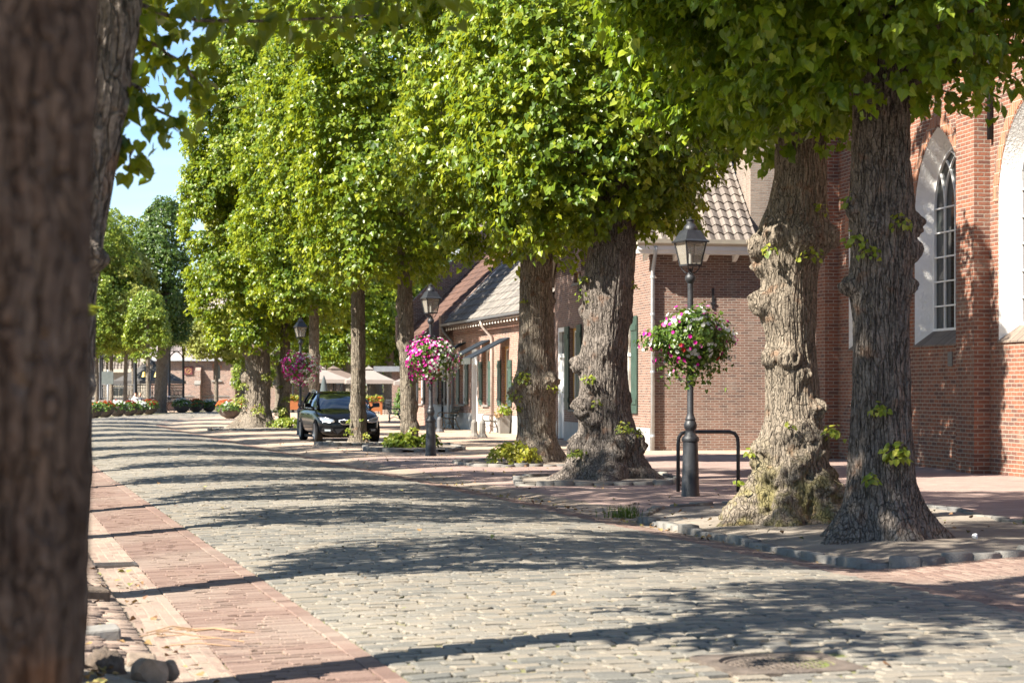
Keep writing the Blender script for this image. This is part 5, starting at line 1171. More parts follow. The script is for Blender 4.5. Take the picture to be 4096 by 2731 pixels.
# ------------------------------------------------------------------ benches, bollards, rail, planters
M['wood_dark'] = plain('wood_dark', (.045, .055, .045), .7, 0, .3, 12); M['iron_bronze'] = plain('iron_bronze', (.30, .20, .11), .5, .3, .3, 10); M['iron_brown'] = plain('iron_brown', (.13, .08, .06), .55, .2, .3, 10)
def bench(label, loc, rz, L_, iron, slat, group='benches along the street'):
    """length along local x, sits facing +y"""
    t = thing('garden_bench', label, 'bench', loc, rz, group)
    for sx in (-1, 1):
        x = sx * (L_ / 2 - .03); p = P()
        p.tube([(x, .28, 0), (x, .24, .12), (x, .26, .28), (x, .22, .41), (x, -.16, .39), (x, -.24, .55), (x, -.30, .70), (x, -.36, .84)], .020, 8)
        p.tube([(x, -.34, 0), (x, -.24, .14), (x, -.20, .28), (x, -.14, .39)], .020, 8)
        p.tube([(x, .22, .41), (x, .30, .50), (x, .27, .60), (x, .20, .63), (x, -.05, .60), (x, -.27, .62)], .018, 8)
        p.tube([(x, .25, .15), (x, .05, .26), (x, -.2, .18)], .012, 6)
        p.obj('side_frame', M[iron], t, smooth=True)
    for i in range(5): P().box((0, .22 - i * .09, .425 - i * .006), (L_ - .02, .07, .022)).obj('seat_slat', M[slat], t)
    for i in range(4): P().box((0, -.205 - i * .045, .52 + i * .095), (L_ - .02, .02, .08), rx=-R(25)).obj('back_slat', M[slat], t)
    return t
A_ROW = math.atan2(.975, -.223)
bench('bronze iron garden bench beside the black gate at the far end of the facade', (-2.42, 75.6, 0), A_ROW, 1.25, 'iron_bronze', 'wood_dark')
bench('brown iron garden bench between the brown downpipe and the grey planter', (-.62, 68.6, 0), A_ROW, 1.2, 'iron_brown', 'wood_dark')
bench('dark green park bench standing free on the square right of the car', (-5.35, 91, 0), A_ROW - R(8), 1.6, 'green_paint', 'wood_dark')
M['bollard_stone'] = plain('bollard_stone', (.17, .155, .135), .85, 0, .2, 12, .004); M['bollard_dark'] = plain('bollard_dark', (.075, .075, .08), .7, 0, .2, 12, .004)
def bollard(label, x, y, mat):
    t = thing('bollard', label, 'bollard', (x, y, G(x, y)), R(20), 'stone bollards by the terrace')
    p = P(); p.lathe([(.165, 0), (.165, .03), (.10, .13), (.098, .44)], n=8, rot=R(22.5)); p.obj('post', M[mat], t)
    p = P(); p.lathe([(.098, .441), (.092, .47), (.07, .52), (.035, .55), (.004, .56)], n=16); p.obj('cap', M[mat], t, smooth=2); return t
bollard('left one of the two pale stone bollards before the terrace', -1.20, 63.3, 'bollard_stone')
bollard('right one of the two pale stone bollards before the terrace', -.93, 62.6, 'bollard_stone')
bollard('dark bollard beside the second lamp near the bronze bench', -2.55, 70.2, 'bollard_dark')
t = thing('planter', 'grey tapered planter box with hydrangeas against the terrace wall', 'planter', (-.28, 67.2, 0), A_ROW)
p = P(); p.box((0, 0, .31), (.30, .30, .62), top=1.35); p.obj('box', M['stone_grey'], t); p = P()
build_leaves('plant', [clump((0, 0, .72), .3, 70, .12, 51, .1)], M['leaf_light'], t, 1)
build_leaves('dry_flower', [clump((.22, .1, .62), .1, 60, .05, 52, 0), clump((-.2, .18, .62), .1, 60, .05, 53, 0), clump((0, .25, .6), .09, 50, .05, 54, 0)], plain('dried_bloom', (.32, .20, .10), .8), t, 1)
rl = P().tube([(2.42, 29.0, -.05), (2.42, 29.0, .70), (2.43, 29.0, .80), (2.47, 29.0, .86), (2.55, 29.0, .885), (3.17, 29.05, .885), (3.25, 29.05, .86), (3.29, 29.05, .80), (3.30, 29.05, .70), (3.30, 29.05, -.05)], .027, 12).obj('hoop_rail', M['lamp_iron'], None, smooth=True)
tag(rl, 'low dark metal hoop rail behind the nearest street lamp', 'rail')
gt = thing('iron_gate', 'narrow black plank gate beside the bronze garden bench', 'gate', (-2.75, 79.0, 0), A_ROW - R(75))
p = P()
for i in range(6): p.box((i * .13, 0, .95), (.11, .03, 1.8))
p.obj('panel', M['black_iron'], gt); p = P(); p.box((.33, .03, .4), (.8, .03, .08)); p.box((.33, .03, 1.5), (.8, .03, .08)); p.obj('rail', M['black_iron'], gt)

# low plants, grass, stones, litter
def plant(name, label, cat_, x, y, z, r, h, n, size, mat, seed):
    g = np.random.default_rng(seed); a = g.random(n) * 6.28; f = np.sqrt(g.random(n)); q = np.stack([np.cos(a) * f * r, np.sin(a) * f * r * .8, h * np.sqrt(np.clip(1 - f ** 2, 0, 1)) * (.55 + .45 * g.random(n))], 1)
    q[:, :2] += .12 * r * g.standard_normal((n, 2)); nn = np.stack([np.cos(a) * f * .7, np.sin(a) * f * .7 - .25, .8 + 0 * a], 1) + g.standard_normal((n, 3)) * .3; tp = np.stack([np.cos(a), np.sin(a), -.4 + 0 * a], 1) + g.standard_normal((n, 3)) * .35
    t = thing(name, label, cat_, (x, y, z)); build_leaves('foliage', [(q, nn, tp, size * (.6 + .6 * g.random(n)), np.clip(.5 + .2 * g.standard_normal(n), 0, 1))], M[mat], t, 1)
    p = P()
    for i in range(7): a_ = i * .9; p.tube([(.02 * math.cos(a_), .02 * math.sin(a_), -.05), (r * .5 * math.cos(a_), r * .4 * math.sin(a_), h * .55)], .008, 5)
    p.obj('stem', M['bark_young'], t); return t
plant('shrub', 'low golden yellow shrub on the ground at the foot of a linden', 'shrub', .02, 39.3, .06, .47, .42, 900, .075, 'leaf_gold', 61)
plant('leafy_plant', 'broad leaved green plant left of the second lamp base', 'plant', -2.72, 49.2, .08, .42, .36, 330, .13, 'leaf_sprout', 62)
plant('leafy_plant', 'smaller broad leaved plant right behind the second lamp base', 'plant', -2.1, 49.3, .08, .30, .32, 190, .12, 'leaf_sprout', 63)
plant('shrub', 'yellow green shrub at the foot of the knobbly linden left of the third lamp', 'shrub', -8.5, 75.6, .05, .75, .4, 600, .10, 'leaf_sprout', 64)
def grass(label, x, y, z, n, h, seed, spread):
    g = np.random.default_rng(seed); V = []; F = []
    for i in range(n):
        b = np.array([g.standard_normal() * spread, g.standard_normal() * spread * .7, 0]); a = g.random() * 6.28; l = h * (.5 + .7 * g.random()); d = np.array([math.cos(a), math.sin(a), 0]); s_ = np.array([-d[1], d[0], 0]) * .004
        k = len(V); V += [b - s_, b + s_, b + d * l * .25 + [0, 0, l * .7] + s_ * .7, b + d * l * .25 + [0, 0, l * .7] - s_ * .7, b + d * l * .6 + [0, 0, l]]; F += [(k, k + 1, k + 2, k + 3), (k + 3, k + 2, k + 4, k + 4)]
    o = P().add(V, [f if f[2] != f[3] else f[:3] for f in F]).obj('grass_tuft', M['plant_green'], None); o.location = (x, y, z); tag(o, label, 'grass', None, 'stuff')
grass('green grass tuft at the corner of the kerb', 1.30, 23.3, .0, 170, .16, 3, .10)
grass('grass tuft at the far kerb corner right of the dark trunk', 5.75, 21.6, .02, 80, .12, 4, .10)
def rock(label, x, y, z, d, seed, mat, ang=True):
    bm = bmesh.new(); bmesh.ops.create_icosphere(bm, subdivisions=4, radius=.5); v = np.array([q.co[:] for q in bm.verts]); n = unit(v)
    g = np.random.default_rng(seed); pl = unit(g.standard_normal((9, 3))); rr = np.ones(len(v)) * .5
    if ang:
        for k_ in range(9): c_ = n @ pl[k_]; rr = np.where(c_ > .2, np.minimum(rr, (.28 + .14 * g.random()) / np.maximum(c_, .2)), rr)
    rr = rr * (1 + (.05 if ang else .35) * fbm(n * (5 if ang else 4) + seed, 4))
    for q, w_ in zip(bm.verts, n * rr[:, None] * np.array(d)): q.co = w_
    me = bpy.data.meshes.new('rock'); bm.to_mesh(me); bm.free(); o = link('rock', me, mat, None); o.location = (x, y, z); me.polygons.foreach_set('use_smooth', np.ones(len(me.polygons), bool))
    if ang: e = o.modifiers.new('e', 'EDGE_SPLIT'); e.split_angle = R(18)
    tag(o, label, 'rock'); return o
M['rock'] = plain('rock', (.22, .165, .12), .9, 0, .3, 14, .008); M['rock_brown'] = plain('rock_brown', (.14, .105, .078), .95, 0, .4, 18, .02)
rock('pointed tan boulder at the bottom left beside the gutter', -1.88, 10.32, .03, (.20, .17, .21), 4, M['rock'])
rock('lumpy brown stump stone at the bottom left beside the blurred trunk', -2.14, 10.45, .03, (.21, .2, .22), 9, M['rock_brown'], False)
rock('small tan stone leaning behind the pointed boulder', -1.80, 10.5, .02, (.10, .10, .12), 12, M['rock'])
rock('flat grey stone at the very bottom left edge', -2.12, 10.2, .02, (.3, .2, .08), 15, M['kerb'] if False else M['stone_grey'])
o = P().box((0, 0, 0), (.16, .28, .10)).obj('granite_block', M['rock'], None, bevel=.015); o.location = (-2.04, 10.95, -.02); o.rotation_euler = (R(4), R(5), R(12)); tag(o, 'grey granite block between the pointed boulder and the brick gutter', 'stone')
o = P().box((0, 0, 0), (.30, .2, .09)).obj('granite_block', M['stone_grey'], None, bevel=.015); o.location = (-2.52, 12.0, .02); o.rotation_euler = (R(3), R(-4), R(20)); tag(o, 'pale flat stone on the brick pavement edge above the dry twigs', 'stone')
o = P().box((0, 0, 0), (.22, .22, .1)).obj('granite_block', M['rock_brown'], None, bevel=.02); o.location = (-3.02, 14.3, .03); o.rotation_euler = (R(3), R(4), R(30)); tag(o, 'worn brown stone by the gutter below the drain grate', 'stone')
rock('small white pebble beside the roots of the dark straight trunk', 4.42, 19.0, .10, (.07, .06, .06), 20, plain('pebble', (.7, .7, .68), .8))
# fallen leaves
g = np.random.default_rng(77); ps = []
for (s0, s1, u0, u1, n) in ((9.5, 18, -1.6, -.9, 150), (9.3, 11.2, -2.1, -1.45, 130), (17, 32, 4.95, 5.4, 170), (6, 60, 0, 4.6, 90), (18, 26, 5.3, 9, 130), (28, 60, 5.2, 9, 260)):
    S_, U_ = s0 + (s1 - s0) * g.random(n), u0 + (u1 - u0) * g.random(n); x_, y_ = rd(S_, U_); ps.append(np.stack([x_, y_, Hsu(S_, U_) + np.where(U_ > 5.3, .09 if s0 == 18 else .02, .02) + np.where((U_ < -1.45), .03, 0)], 1))
q = np.concatenate(ps); n = len(q)
o = build_leaves('fallen_leaves', [(q, g.standard_normal((n, 3)) * .35 + [0, 0, 1], g.standard_normal((n, 3)), .05 * (.5 + .7 * g.random(n)), g.random(n))], None, None, 1)
k = NM('dry_leaf'); k.set(k.ramp(k.attr(), [(0, (.12, .06, .03)), (.4, (.20, .11, .045)), (.7, (.27, .18, .06)), (1, (.17, .18, .05))]), .8); o.data.materials.clear(); o.data.materials.append(k.m)
tag(o, 'dry yellow and brown leaves scattered along gutter and kerbs', 'leaf litter', None, 'stuff')
tw = P(); 
for i in range(9):
    a = random.uniform(-.5, .5); x, y = -2.2 + random.random() * .35, 11.1 + random.random() * .9; l = random.uniform(.2, .55); tw.tube([(x, y, .06), (x + l * .5 * math.cos(a), y + l * .5 * math.sin(a), .075 + random.random() * .02), (x + l * math.cos(a), y + l * math.sin(a), .065)], .004, 5)
tag(tw.obj('dry_twigs', plain('twig', (.28, .17, .09), .8), None), 'dry brown twigs lying on the soil behind the boulder', 'twigs', None, 'stuff')
# ------------------------------------------------------------------ the far square
def px(x, y): return (x - 1176) * y / 4573.0
M['bowl'] = plain('bowl_concrete', (.085, .065, .054), .85, 0, .35, 5, .01)
def flower_bowl(label, x, y, r, kind, seed, n=260, lush=1.0):
    t = thing('flower_bowl', label, 'planter', (x, y, 0), seed, 'round flower bowls on the square'); h = r * 1.0; g = np.random.default_rng(seed)
    P().lathe([(r * .30, 0), (r * .50, .06), (r * .78, h * .38), (r * .95, h * .75), (r, h * .97), (r, h), (r * .92, h), (r * .88, h * .9), (.02, h * .9)], n=30).obj('bowl', M['bowl'], t, smooth=2)
    a = g.random(500) * 6.28; f = np.sqrt(g.random(500)) * 1.08; q = np.stack([np.cos(a) * f * r, np.sin(a) * f * r, h * .9 + .32 * lush * np.sqrt(np.clip(1.2 - f ** 2, 0, 1)) * (.4 + .6 * g.random(500)) - np.clip(f - .9, 0, 1) * .8], 1)
    build_leaves('foliage', [(q, np.stack([np.cos(a) * f, np.sin(a) * f, 1 + 0 * a], 1) + g.standard_normal((500, 3)) * .4, g.standard_normal((500, 3)) + [0, 0, -.3], .13 * (.6 + .6 * g.random(500)), np.clip(.5 + .2 * g.standard_normal(500), 0, 1))], M['plant_green'], t, 0)
    for kd, m in kind.items():
        m = int(m * .7)
        a = g.random(m) * 6.28; f = np.sqrt(g.random(m)) * 1.06; q = np.stack([np.cos(a) * f * r, np.sin(a) * f * r, h * .93 + .38 * lush * np.sqrt(np.clip(1.15 - f ** 2, 0, 1)) * (.8 + .25 * g.random(m)) - np.clip(f - .9, 0, 1) * .6 * g.random(m)], 1)
        flower_mesh(q, np.stack([np.cos(a) * f, np.sin(a) * f - .4, .9 + 0 * a], 1), .12 * (.7 + .5 * g.random(m)), M['petal_' + kd], kd + '_blossom', t)
    return t
for lab, cx, y, r, kd in (
    ('leftmost flower bowl, green plants with a few orange blooms', 213, 102, .56, dict(orange=16)),
    ('flower bowl full of orange and yellow green plants beside the leftmost bowl', 240, 106, .56, dict(orange=70)),
    ('flower bowl trailing white and some red blooms, third of the left line', 270, 110, .56, dict(white=70, red=14)),
    ('flower bowl with dark red blooms under the sign pole line, fourth of the left line', 297, 113, .52, dict(red=75)),
    ('flower bowl with white blooms next to last of the left line', 319, 117, .50, dict(white=85)),
    ('flower bowl with red blooms at the end of the left line beside the bicycle', 343, 119.5, .56, dict(red=95)),
    ('pale bowl of white blooms in front of the bandstand', 418, 128.5, .60, dict(white=120)),
    ('bowl of orange red blooms between two white flowered bowls', 450, 131, .55, dict(orange=120, red=20)),
    ('dark bowl of white blooms right of the orange bowl in mid square', 480, 132, .50, dict(white=80)),
    ('large bowl with low green and white plants left of the thick old trunk', 529, 102, .56, dict(white=30)),
    ('bowl of orange blooms behind the large green topped bowl', 522, 108, .60, dict(orange=190)),
    ('bowl of red blooms right behind the large green topped bowl', 557, 107, .52, dict(red=120)),
    ('bowl of pale pink blooms half hidden by the thick old trunk', 560, 112, .5, dict(pink=40, white=60))):
    flower_bowl(lab, px(cx, y), y, r, kd, int(cx))

# bandstand
bs = thing('bandstand', 'open bandstand with dark posts, railing and brick base', 'bandstand', (px(311, 141), 141, 0)); RB = 3.35
oct_ = [(RB * math.cos(R(10 + 45 * i)), RB * math.sin(R(10 + 45 * i))) for i in range(8)]
P().prism([(x * 1.12, y * 1.12, -.1) for x, y in oct_], (0, 0, .72)).obj('base', M['old_brick'], bs); P().prism([(x * 1.16, y * 1.16, .624) for x, y in oct_], (0, 0, .14)).obj('floor_slab', M['stone_grey'], bs)
for x, y in oct_:
    P().lathe([(.12, .76), (.12, .9), (.085, .95), (.085, 4.6), (.13, 4.72)], (x, y, 0), 12).obj('post', M['black_iron'], bs, smooth=2)
for i in range(8):
    a, b = Vector((*oct_[i], 0)), Vector((*oct_[(i + 1) % 8], 0)); p = P(); L_ = (b - a).length
    p.tube([a + Vector((0, 0, 1.62 + .2)), b + Vector((0, 0, 1.82))], .035, 6); p.tube([a + Vector((0, 0, .88)), b + Vector((0, 0, .88))], .025, 6); p.tube([a + Vector((0, 0, 1.6)), b + Vector((0, 0, 1.6))], .018, 6)
    for k_ in range(1, 14):
        q = a.lerp(b, k_ / 14); p.tube([q + Vector((0, 0, .78)), q + Vector((0, 0, 1.8))], .016, 5)
        if k_ % 4 == 2: 
            e = (b - a).normalized(); p.tube([q + e * (.16 * math.cos(t_)) + Vector((0, 0, 1.25 + .2 * math.sin(t_))) for t_ in np.linspace(0, 6.28, 13)], .014, 5)
    p.obj('railing', M['black_iron'], bs)
    p = P(); e = (b - a).normalized()
    for q, sg in ((a, 1), (b, -1)): p.tube([q + Vector((0, 0, 3.6)), q + e * (sg * .35) + Vector((0, 0, 3.95)), q + e * (sg * .9) + Vector((0, 0, 4.15)), q + e * (sg * 1.25) + Vector((0, 0, 4.2))], .03, 6)
    for k_ in range(1, 10): q = a.lerp(b, k_ / 10); p.tube([q + Vector((0, 0, 4.2)), q + Vector((0, 0, 4.62))], .018, 5)
    p.tube([a + Vector((0, 0, 4.2)), b + Vector((0, 0, 4.2))], .02, 5); p.obj('bracket', M['black_iron'], bs)
P().prism([(x * 1.22, y * 1.22, 4.66) for x, y in oct_], (0, 0, .28)).obj('fascia', M['cream_paint'], bs)
P().lathe([(RB * 1.24, 4.945), (RB * .6, 5.5), (.25, 6.3), (.1, 6.9)], n=8, rot=R(10)).obj('roof', M['lead'], bs)

# the brick chapel with clock
cp = thing('chapel', 'brick chapel with slate roof, small pointed window, buttresses and a red clock', 'chapel', (px(640, 162), 162, 0), R(180))
x0, x1 = 0, px(640, 162) - px(346, 162)
ww = px(498, 162) - px(640, 162)
wx = -ww
wall('wall', [(-6, -.1), (x1, -.1), (x1, 3.9), (-6, 3.9)], [arch_outline(wx - .28, wx + .28, 2.25, 3.2, 3.62, 5), arch_outline(-3.3, -2.7, 2.25, 3.2, 3.62, 5)], M['chapel_brick'], cp, depth=.35)
for c in (wx, -3.0):
    q = P().b2((c - .3, -.34, 2.2), (c + .3, -.30, 3.7)).obj('window', M['glass'], cp); P().prism([(c - .42, .12, 2.12), (c + .42, .12, 2.12), (c + .42, -.3, 2.3), (c - .42, -.3, 2.3)], (0, 0, .06)).obj('sill', M['stone_grey'], q)
    p = P(); ol = arch_outline(c - .36, c + .36, 3.0, 3.2, 3.74, 6)
    for i in range(1, len(ol) - 2):
        a, b = ol[i], ol[i + 1]; p.box(((a[0] + b[0]) / 2, .02, (a[1] + b[1]) / 2), (math.hypot(b[0] - a[0], b[1] - a[1]), .06, .15), ry=-math.atan2(b[1] - a[1], b[0] - a[0]))
    p.obj('arch', M['orange_brick'], q)
for c in (px(640, 162) - px(456.5, 162), px(640, 162) - px(537, 162), .3, -5):
    p = P(); p.prism([(c - .22, 0, -.1), (c - .22, .75, -.1), (c - .22, .75, 1.9), (c - .22, .5, 2.15), (c - .22, .5, 3.0), (c - .22, 0, 3.4)], (.44, 0, 0)); p.obj('buttress', M['chapel_brick'], cp)
    P().prism([(c - .25, .78, 1.87), (c - .25, .78, 1.95), (c - .25, .5, 2.22), (c - .25, .5, 2.14)], (.5, 0, 0)).obj('buttress_cap', M['stone_grey'], cp)
P().b2((-6, .0, .9), (x1, .06, 1.0)).obj('string_course', M['stone_grey'], cp)
tile_roof('roof', (-6.2, .35, 3.95), (x1 + 6.4, 0, 0), (0, -5.5, 5.6), 60, 34, M['tile_slate'], cp, amp=.004, step=.02, sub=2)
P().b2((-6.2, .3, 3.82), (x1 + .2, .46, 3.98)).obj('gutter', M['zinc'], cp); P().b2((-6, -10, -.1), (x1, -.36, 3.9)).obj('nave', M['chapel_brick'], cp)
P().prism([(-6.2, -5.4, 9.7), (-6.2, -11, 3.9), (-6.2, .3, 3.9)], (.2, 0, 0)).obj('gable', M['chapel_brick'], cp); P().prism([(x1 - .1, -5.4, 9.5), (x1 - .1, -11, 3.9), (x1 - .1, .2, 3.9)], (.2, 0, 0)).obj('gable', M['chapel_brick'], cp)
cl = thing('clock', 'square dark red wall clock with gold hour marks on the chapel', 'clock', (px(433, 162), 161.93, 3.05), R(180))
P().b2((-.32, -.05, -.33), (.32, .04, .33)).obj('face', plain('clock_red', (.13, .03, .035), .6), cl); gold = plain('gold', (.62, .45, .14), .4, .4)
for i in range(12):
    a = i * R(30); P().box((.23 * math.sin(a), .05, .23 * math.cos(a)), (.045, .01, .07), ry=a).obj('hour_mark', gold, cl)
p = P(); p.box((-.05, .055, .02), (.15, .01, .03), ry=R(20)); p.obj('hand', gold, cl); p = P(); p.box((.02, .065, -.06), (.03, .01, .2), ry=R(-35)); p.obj('hand', gold, cl)

# cream house with pantile mansard and dormer at far left
M['terrace_wall'] = plain('terrace_wall', (.24, .21, .175), .8, 0, .12, 3)  # cream wall darkened, tree shade put into its colour
ho = thing('mansard_house', 'cream house with brown pantile roof and white dormer behind the bandstand', 'house', (px(322, 176), 176, 0), R(180))
wall('wall', [(0, -.1), (13, -.1), (13, 3.0), (0, 3.0)], [rect(1.2, 2.6, .8, 2.4), rect(4, 5.4, .8, 2.4), rect(7, 8.2, .1, 2.3)], M['terrace_wall'], ho, depth=.2)
for a, b, c, d in ((1.2, 2.6, .8, 2.4), (4, 5.4, .8, 2.4), (7, 8.2, .1, 2.3)): sash_window(ho, a, b, c, d, frame='cream_paint', sash='cream_paint', glass='glass')  # frames toned down to cream, shade put into their colour
tile_roof('roof', (-.2, .3, 3.25), (13.4, 0, 0), (0, -1.7, 3.4), 44, 9, M['tile_grey'], ho, amp=.04, step=.05, sub=5)
P().b2((-.2, .1, 3.0), (13.2, .5, 3.3)).obj('cornice', M['cream_paint'], ho); P().b2((0, -8, -.1), (13, -.25, 3.2)).obj('back', M['cream_paint'], ho); P().prism([(-.05, .25, 3.3), (-.05, -1.5, 6.7), (-.05, -8, 6.7), (-.05, -8, 3.3)], (13, 0, 0)).obj('attic', M['cream_paint'], ho)  # white cornice given dull cream, with shade painted into the colour
dmr = P().b2((2.9, -1.9, 4.0), (4.9, -.2, 5.9)).obj('dormer', M['white_paint'], ho)
for a in (3.1, 3.8): P().b2((a + .03, -.21, 4.35), (a + .62, -.18, 5.5)).obj('pane', M['glass'], dmr)
P().b2((-2.0, -6, -.1), (-.06, .0, 5.2)).obj('side_wing', M['cream_paint'], ho)
P().b2((-1.6, .0, 2.3), (-.7, .03, 4.1)).obj('shutter', M['black_iron'], ho)

# parasols
M['canvas_grey'] = plain('canvas_grey', (.085, .08, .076), .9, 0, .08, 3); M['canvas_beige'] = plain('canvas_beige', (.23, .195, .168), .9, 0, .06, 3); M['canvas_beige_shaded'] = plain('canvas_beige_shaded', (.15, .11, .085), .9, 0, .06, 3); M['canvas_green'] = plain('canvas_green', (.06, .075, .075), .9, 0, .1, 3)
def parasol(label, x, y, half, ze, zt, mat, rz=.15, cap=True):
    t = thing('parasol', label, 'parasol', (x, y, 0), rz, 'parasols over the terraces'); V = []; n = 8
    ring = [(half * c, half * s_) for c, s_ in ((1, 1), (0, 1.0), (-1, 1), (-1.0, 0), (-1, -1), (0, -1.0), (1, -1), (1.0, 0))]
    p = P(); p.add([(0, 0, zt)] + [(a * .5, b * .5, ze + (zt - ze) * .46) for a, b in ring] + [(a, b, ze + (.03 if i % 2 else 0)) for i, (a, b) in enumerate(ring)] + [(a * 1.01, b * 1.01, ze - .22) for a, b in ring], [(0, 1 + i, 1 + (i + 1) % 8) for i in range(8)] + [(1 + i, 9 + i, 9 + (i + 1) % 8, 1 + (i + 1) % 8) for i in range(8)] + [(9 + i, 17 + i, 17 + (i + 1) % 8, 9 + (i + 1) % 8) for i in range(8)])
    p.obj('canopy', M[mat], t)
    if cap: p = P(); p.add([(0, 0, zt + .14)] + [(a * .2, b * .2, ze + (zt - ze) * .84 + .05) for a, b in ring], [(0, 1 + i, 1 + (i + 1) % 8) for i in range(8)]); p.obj('top_vent', M[mat], t)
    P().tube([(0, 0, 0), (0, 0, zt + .2)], .045, 8).obj('pole', M['black_iron'], t, smooth=True)
    p = P()
    for a, b in ring: p.tube([(a * .97, b * .97, ze - .03), (0, 0, zt - .06)], .014, 4)
    p.obj('rib', M['black_iron'], t); P().box((0, 0, .05), (.7, .7, .1)).obj('base', M['stone_grey'], t); return t
parasol('wide dark grey parasol behind the bandstand railing', px(345, 153), 153, 2.55, 2.15, 3.75, 'canvas_grey', .1)
parasol('beige parasol left of the closed green one, above the car roof', px(735, 128), 128, 1.95, 2.12, 2.9, 'canvas_beige', .1)
parasol('brownish parasol shaded by trees, between the two beige ones', px(766, 138), 138, 1.85, 2.2, 3.0, 'canvas_beige_shaded', .5)  # beige canvas with tree shade put into its browner colour
parasol('beige parasol right of the slim trunk in front of the car', px(847, 126), 126, 1.5, 2.08, 2.85, 'canvas_beige', .15)
parasol('beige parasol partly hidden by the slender trunk left of the second lamp', px(962, 124), 124, 1.55, 1.98, 2.65, 'canvas_beige', .1)
t = thing('parasol', 'closed dark green parasol standing behind the black car', 'parasol', (px(744, 108), 108, 0), 0, 'parasols over the terraces')
p = P(); p.lathe([(.10, .9), (.24, .95), (.21, 1.4), (.13, 1.9), (.06, 2.15), (.02, 2.2)], n=12); p.obj('canopy', M['canvas_green'], t); P().tube([(0, 0, 0), (0, 0, 2.25)], .03, 8).obj('pole', M['black_iron'], t)
M['corten'] = plain('corten', (.27, .085, .02), .75, 0, .12, 4)
def trough(label, x, y, w_, seed):
    t = thing('planter_trough', label, 'planter', (x, y, 0), .05, 'orange planters round the terrace'); p = P(); p.b2((-w_ / 2, -.2, .2), (w_ / 2, .2, .78)); p.b2((-w_ / 2, -.2, 0), (-w_ / 2 + .12, .2, .2)); p.b2((w_ / 2 - .12, -.2, 0), (w_ / 2, .2, .2)); p.obj('box', M['corten'], t)
    build_leaves('plant', [clump((a, 0, .92), .28, 60, .13, seed + i, .2) for i, a in enumerate(np.linspace(-w_ * .38, w_ * .38, 4))], M['leaf_sprout'], t, 0)
    g = np.random.default_rng(seed); q = np.stack([(g.random(40) - .5) * w_, (g.random(40) - .7) * .4, .85 + .2 * g.random(40)], 1); flower_mesh(q, q * 0 + [0, -.5, 1], .12 + 0 * q[:, 0], M['petal_orange'], 'orange_blossom', t)
trough('orange steel planter right of the black car with yellow green plants', px(856, 118), 118, 1.15, 300); trough('orange steel planter left of the black car behind the third lamp', px(676, 128), 128, .9, 310)
# terrace furniture
def chair(label, x, y, rz):
    t = thing('terrace_chair', label, 'chair', (x, y, 0), rz, 'dark chairs on the terrace')
    for a, b in ((-.2, -.2), (.2, -.2), (-.2, .2), (.2, .2)): P().tube([(a, b, 0), (a, b, .44 if b < 0 else .9)], .02, 6).obj('leg', M['black_iron'], t)
    P().box((0, 0, .45), (.46, .46, .03)).obj('seat', M['black_iron'], t); p = P(); p.box((0, .21, .84), (.44, .02, .1)); p.box((0, .21, .66), (.44, .02, .06)); p.obj('backrest', M['black_iron'], t)
chair('dark terrace chair left of the table by the orange planter', px(880, 120), 120, .6); chair('dark terrace chair behind the table by the orange planter', px(897, 123), 123, 2.6); chair('dark terrace chair right of the table by the orange planter', px(915, 119), 119, 4.3)
t = thing('terrace_table', 'small dark terrace table right of the orange planter', 'table', (px(897, 121), 121, 0)); P().lathe([(.4, .72), (.4, .75)], n=20).obj('tabletop', M['black_iron'], t); P().lathe([(.25, 0), (.25, .02), (.03, .05), (.03, .72)], n=12).obj('pedestal', M['black_iron'], t)
t = plant('shrub', 'tall feathery green shrub behind the park bench', 'shrub', px(930, 98), 98, 0, .5, 1.9, 900, .12, 'plant_green', 71)
kb = thing('kiosk', 'brick outbuilding with dark grey flat roof behind the slender trunk', 'kiosk', (px(948, 134), 134, 0), R(180))
wall('wall', [(-4, -.1), (1.4, -.1), (1.4, 2.7), (-4, 2.7)], [rect(.1, .9, 0, 2.1)], M['house_brick'], kb, depth=.1); P().b2((.1, -.1, 0), (.9, -.06, 2.1)).obj('door', M['grey_paint'], kb); P().b2((-4.2, -3.5, 2.7), (2.6, .5, 3.05)).obj('roof', M['grey_paint'], kb)
P().prism([(-3.5, -.6, 3.0), (.4, -.6, 3.0), (.4, -.6, 4.75), (-1.55, -.6, 6.6), (-3.5, -.6, 4.75)], (0, -3, 0)).obj('gable', M['house_brick'], kb)
P().tube([(.45, -.5, 4.8), (.45, -.5, 3.05)], .05, 8).obj('downpipe', M['zinc'], kb)
# sign seen from behind
sg_ = thing('traffic_sign', 'grey green back of a square sign on a pale pole by the left flower bowls', 'sign', (px(247, 113), 113, 0)); P().b2((-.33, -.02, 1.80), (.33, .0, 2.52)).obj('panel', plain('sign_back', (.115, .13, .12), .5, .2, .08), sg_); P().tube([(0, .04, 0), (0, .04, 2.62)], .04, 10).obj('pole', M['zinc'], sg_, smooth=True); P().box((0, .012, 2.45), (.1, .03, .05)).obj('clamp', M['zinc'], sg_)
